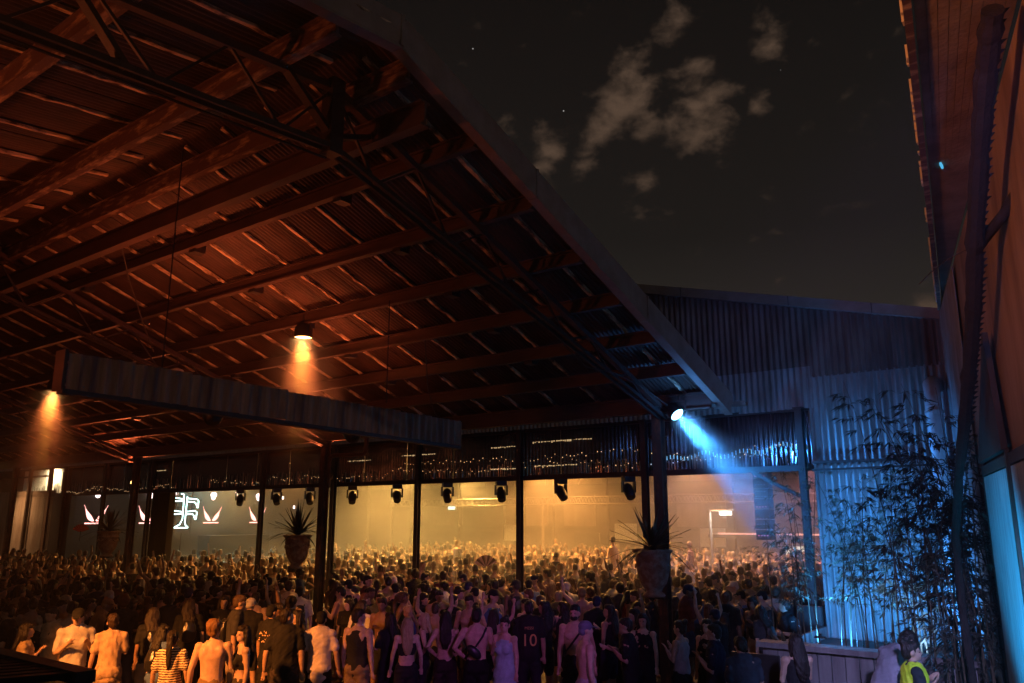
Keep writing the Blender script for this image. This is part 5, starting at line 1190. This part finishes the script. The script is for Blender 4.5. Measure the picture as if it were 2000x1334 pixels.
# thicker stage smoke inside the hall
g = G(); g.box((-45.9, 17.0, .01), (5.7, 37.9, 6.5))
h2 = g.mesh('stage_smoke'); m2 = bpy.data.materials.new('stage smoke'); m2.use_nodes = True; nt = m2.node_tree; nt.nodes.clear()
ou = nd(nt, 'ShaderNodeOutputMaterial'); pv = nd(nt, 'ShaderNodeVolumePrincipled'); nt.links.new(pv.outputs[0], ou.inputs['Volume'])
pv.inputs['Color'].default_value = (.9, .9, .9, 1)
t_ = nd(nt, 'ShaderNodeTexCoord'); nz = nd(nt, 'ShaderNodeTexNoise', i_Scale=.28, i_Detail=3.0, i_Roughness=.6); mpz = nd(nt, 'ShaderNodeMapping'); mpz.inputs['Scale'].default_value = (1, 1, 2.2); nt.links.new(t_.outputs['Object'], mpz.inputs[0]); nt.links.new(mpz.outputs[0], nz.inputs['Vector'])
mz = nd(nt, 'ShaderNodeMapRange'); nt.links.new(nz.outputs['Fac'], mz.inputs[0]); mz.inputs[1].default_value = .36; mz.inputs[2].default_value = .66; mz.inputs[3].default_value = .003; mz.inputs[4].default_value = .042; nt.links.new(mz.outputs[0], pv.inputs['Density'])
scene.cycles.volume_step_rate = 2.0
h2.materials.append(m2); link('stage_smoke', h2, kind='stuff', label='thick stage smoke inside the hall')

# cones of smoke added so that the lamp beams and their halos show
def plume(loc, tgt, r0, r1, L, dens, label):
    g = G(); g.lathe([(r0, 0), (r0 + (r1 - r0) * .5, -L * .5), (r1, -L)], 16); g.add([(0, 0, 0), (0, 0, -L)], [])
    V = np.concatenate(g.v); n = 16
    g.f += [tuple(range(n)), tuple(32 + k for k in range(n - 1, -1, -1))]; g.m += [0, 0]
    me = g.mesh('beam_smoke'); bmm = bmesh.new(); bmm.from_mesh(me); bmesh.ops.remove_doubles(bmm, verts=bmm.verts, dist=1e-5); bmesh.ops.delete(bmm, geom=[v for v in bmm.verts if not v.link_faces], context='VERTS'); bmesh.ops.recalc_face_normals(bmm, faces=bmm.faces); bmm.to_mesh(me); bmm.free(); m = bpy.data.materials.new('beam smoke'); m.use_nodes = True; nt = m.node_tree; nt.nodes.clear()
    ou = nd(nt, 'ShaderNodeOutputMaterial'); pv = nd(nt, 'ShaderNodeVolumePrincipled'); nt.links.new(pv.outputs[0], ou.inputs['Volume']); pv.inputs['Color'].default_value = (.9, .9, .9, 1)
    t_ = nd(nt, 'ShaderNodeTexCoord'); sp = nd(nt, 'ShaderNodeSeparateXYZ'); nt.links.new(t_.outputs['Object'], sp.inputs[0])
    mr = nd(nt, 'ShaderNodeMapRange', interpolation_type='SMOOTHSTEP'); nt.links.new(sp.outputs['Z'], mr.inputs[0]); mr.inputs[1].default_value = -L; mr.inputs[2].default_value = -.1 * L; mr.inputs[3].default_value = 0; mr.inputs[4].default_value = dens
    rad = nd(nt, 'ShaderNodeMapRange'); nt.links.new(sp.outputs['Z'], rad.inputs[0]); rad.inputs[1].default_value = 0; rad.inputs[2].default_value = -L; rad.inputs[3].default_value = r0; rad.inputs[4].default_value = r1
    cx_ = nd(nt, 'ShaderNodeCombineXYZ'); nt.links.new(sp.outputs['X'], cx_.inputs[0]); nt.links.new(sp.outputs['Y'], cx_.inputs[1]); ln_ = nd(nt, 'ShaderNodeVectorMath', operation='LENGTH'); nt.links.new(cx_.outputs[0], ln_.inputs[0])
    dv = nd(nt, 'ShaderNodeMath', operation='DIVIDE'); nt.links.new(ln_.outputs['Value'], dv.inputs[0]); nt.links.new(rad.outputs[0], dv.inputs[1])
    fo = nd(nt, 'ShaderNodeMapRange', interpolation_type='SMOOTHSTEP'); nt.links.new(dv.outputs[0], fo.inputs[0]); fo.inputs[1].default_value = .98; fo.inputs[2].default_value = .1; fo.inputs[3].default_value = 0; fo.inputs[4].default_value = 1
    mm_ = nd(nt, 'ShaderNodeMath', operation='MULTIPLY'); nt.links.new(mr.outputs[0], mm_.inputs[0]); nt.links.new(fo.outputs[0], mm_.inputs[1]); mr = mm_
    nz = nd(nt, 'ShaderNodeTexNoise', i_Scale=2.2, i_Detail=3.0); nt.links.new(t_.outputs['Object'], nz.inputs['Vector'])
    mu = nd(nt, 'ShaderNodeMath', operation='MULTIPLY'); nt.links.new(mr.outputs[0], mu.inputs[0]); m3 = nd(nt, 'ShaderNodeMapRange'); nt.links.new(nz.outputs['Fac'], m3.inputs[0]); m3.inputs[1].default_value = .3; m3.inputs[2].default_value = .7; m3.inputs[3].default_value = .3; m3.inputs[4].default_value = 1.5
    nt.links.new(m3.outputs[0], mu.inputs[1]); nt.links.new(mu.outputs[0], pv.inputs['Density'])
    me.materials.append(m); o = link('beam_smoke', me, kind='stuff', label=label); o.location = loc; o.rotation_euler = aim(loc, tgt)
plume((-13.17, 10.2, 6.78), (-13.17, 10.2, 0), .32, .70, 2.6, 2.6, 'smoke glowing in the right orange beam')
plume((-24.39, 10.2, 6.76), (-25.2, 10.0, 0), .32, .85, 3.2, 2.6, 'smoke glowing in the left orange beam')
plume((-7.0, 14.69, 5.16), (-3.4, 13.6, 1.6), .3, 1.3, 4.2, .8, 'smoke glowing in the blue beam')
plume((-13.17, 10.2, 6.78), (-13.17, 10.2, 0), .9, 1.5, 2.8, .16, 'thin smoke around the right orange beam')
plume((-24.39, 10.2, 6.76), (-24.6, 10.1, 0), .9, 1.6, 3.4, .16, 'thin smoke around the left orange beam')
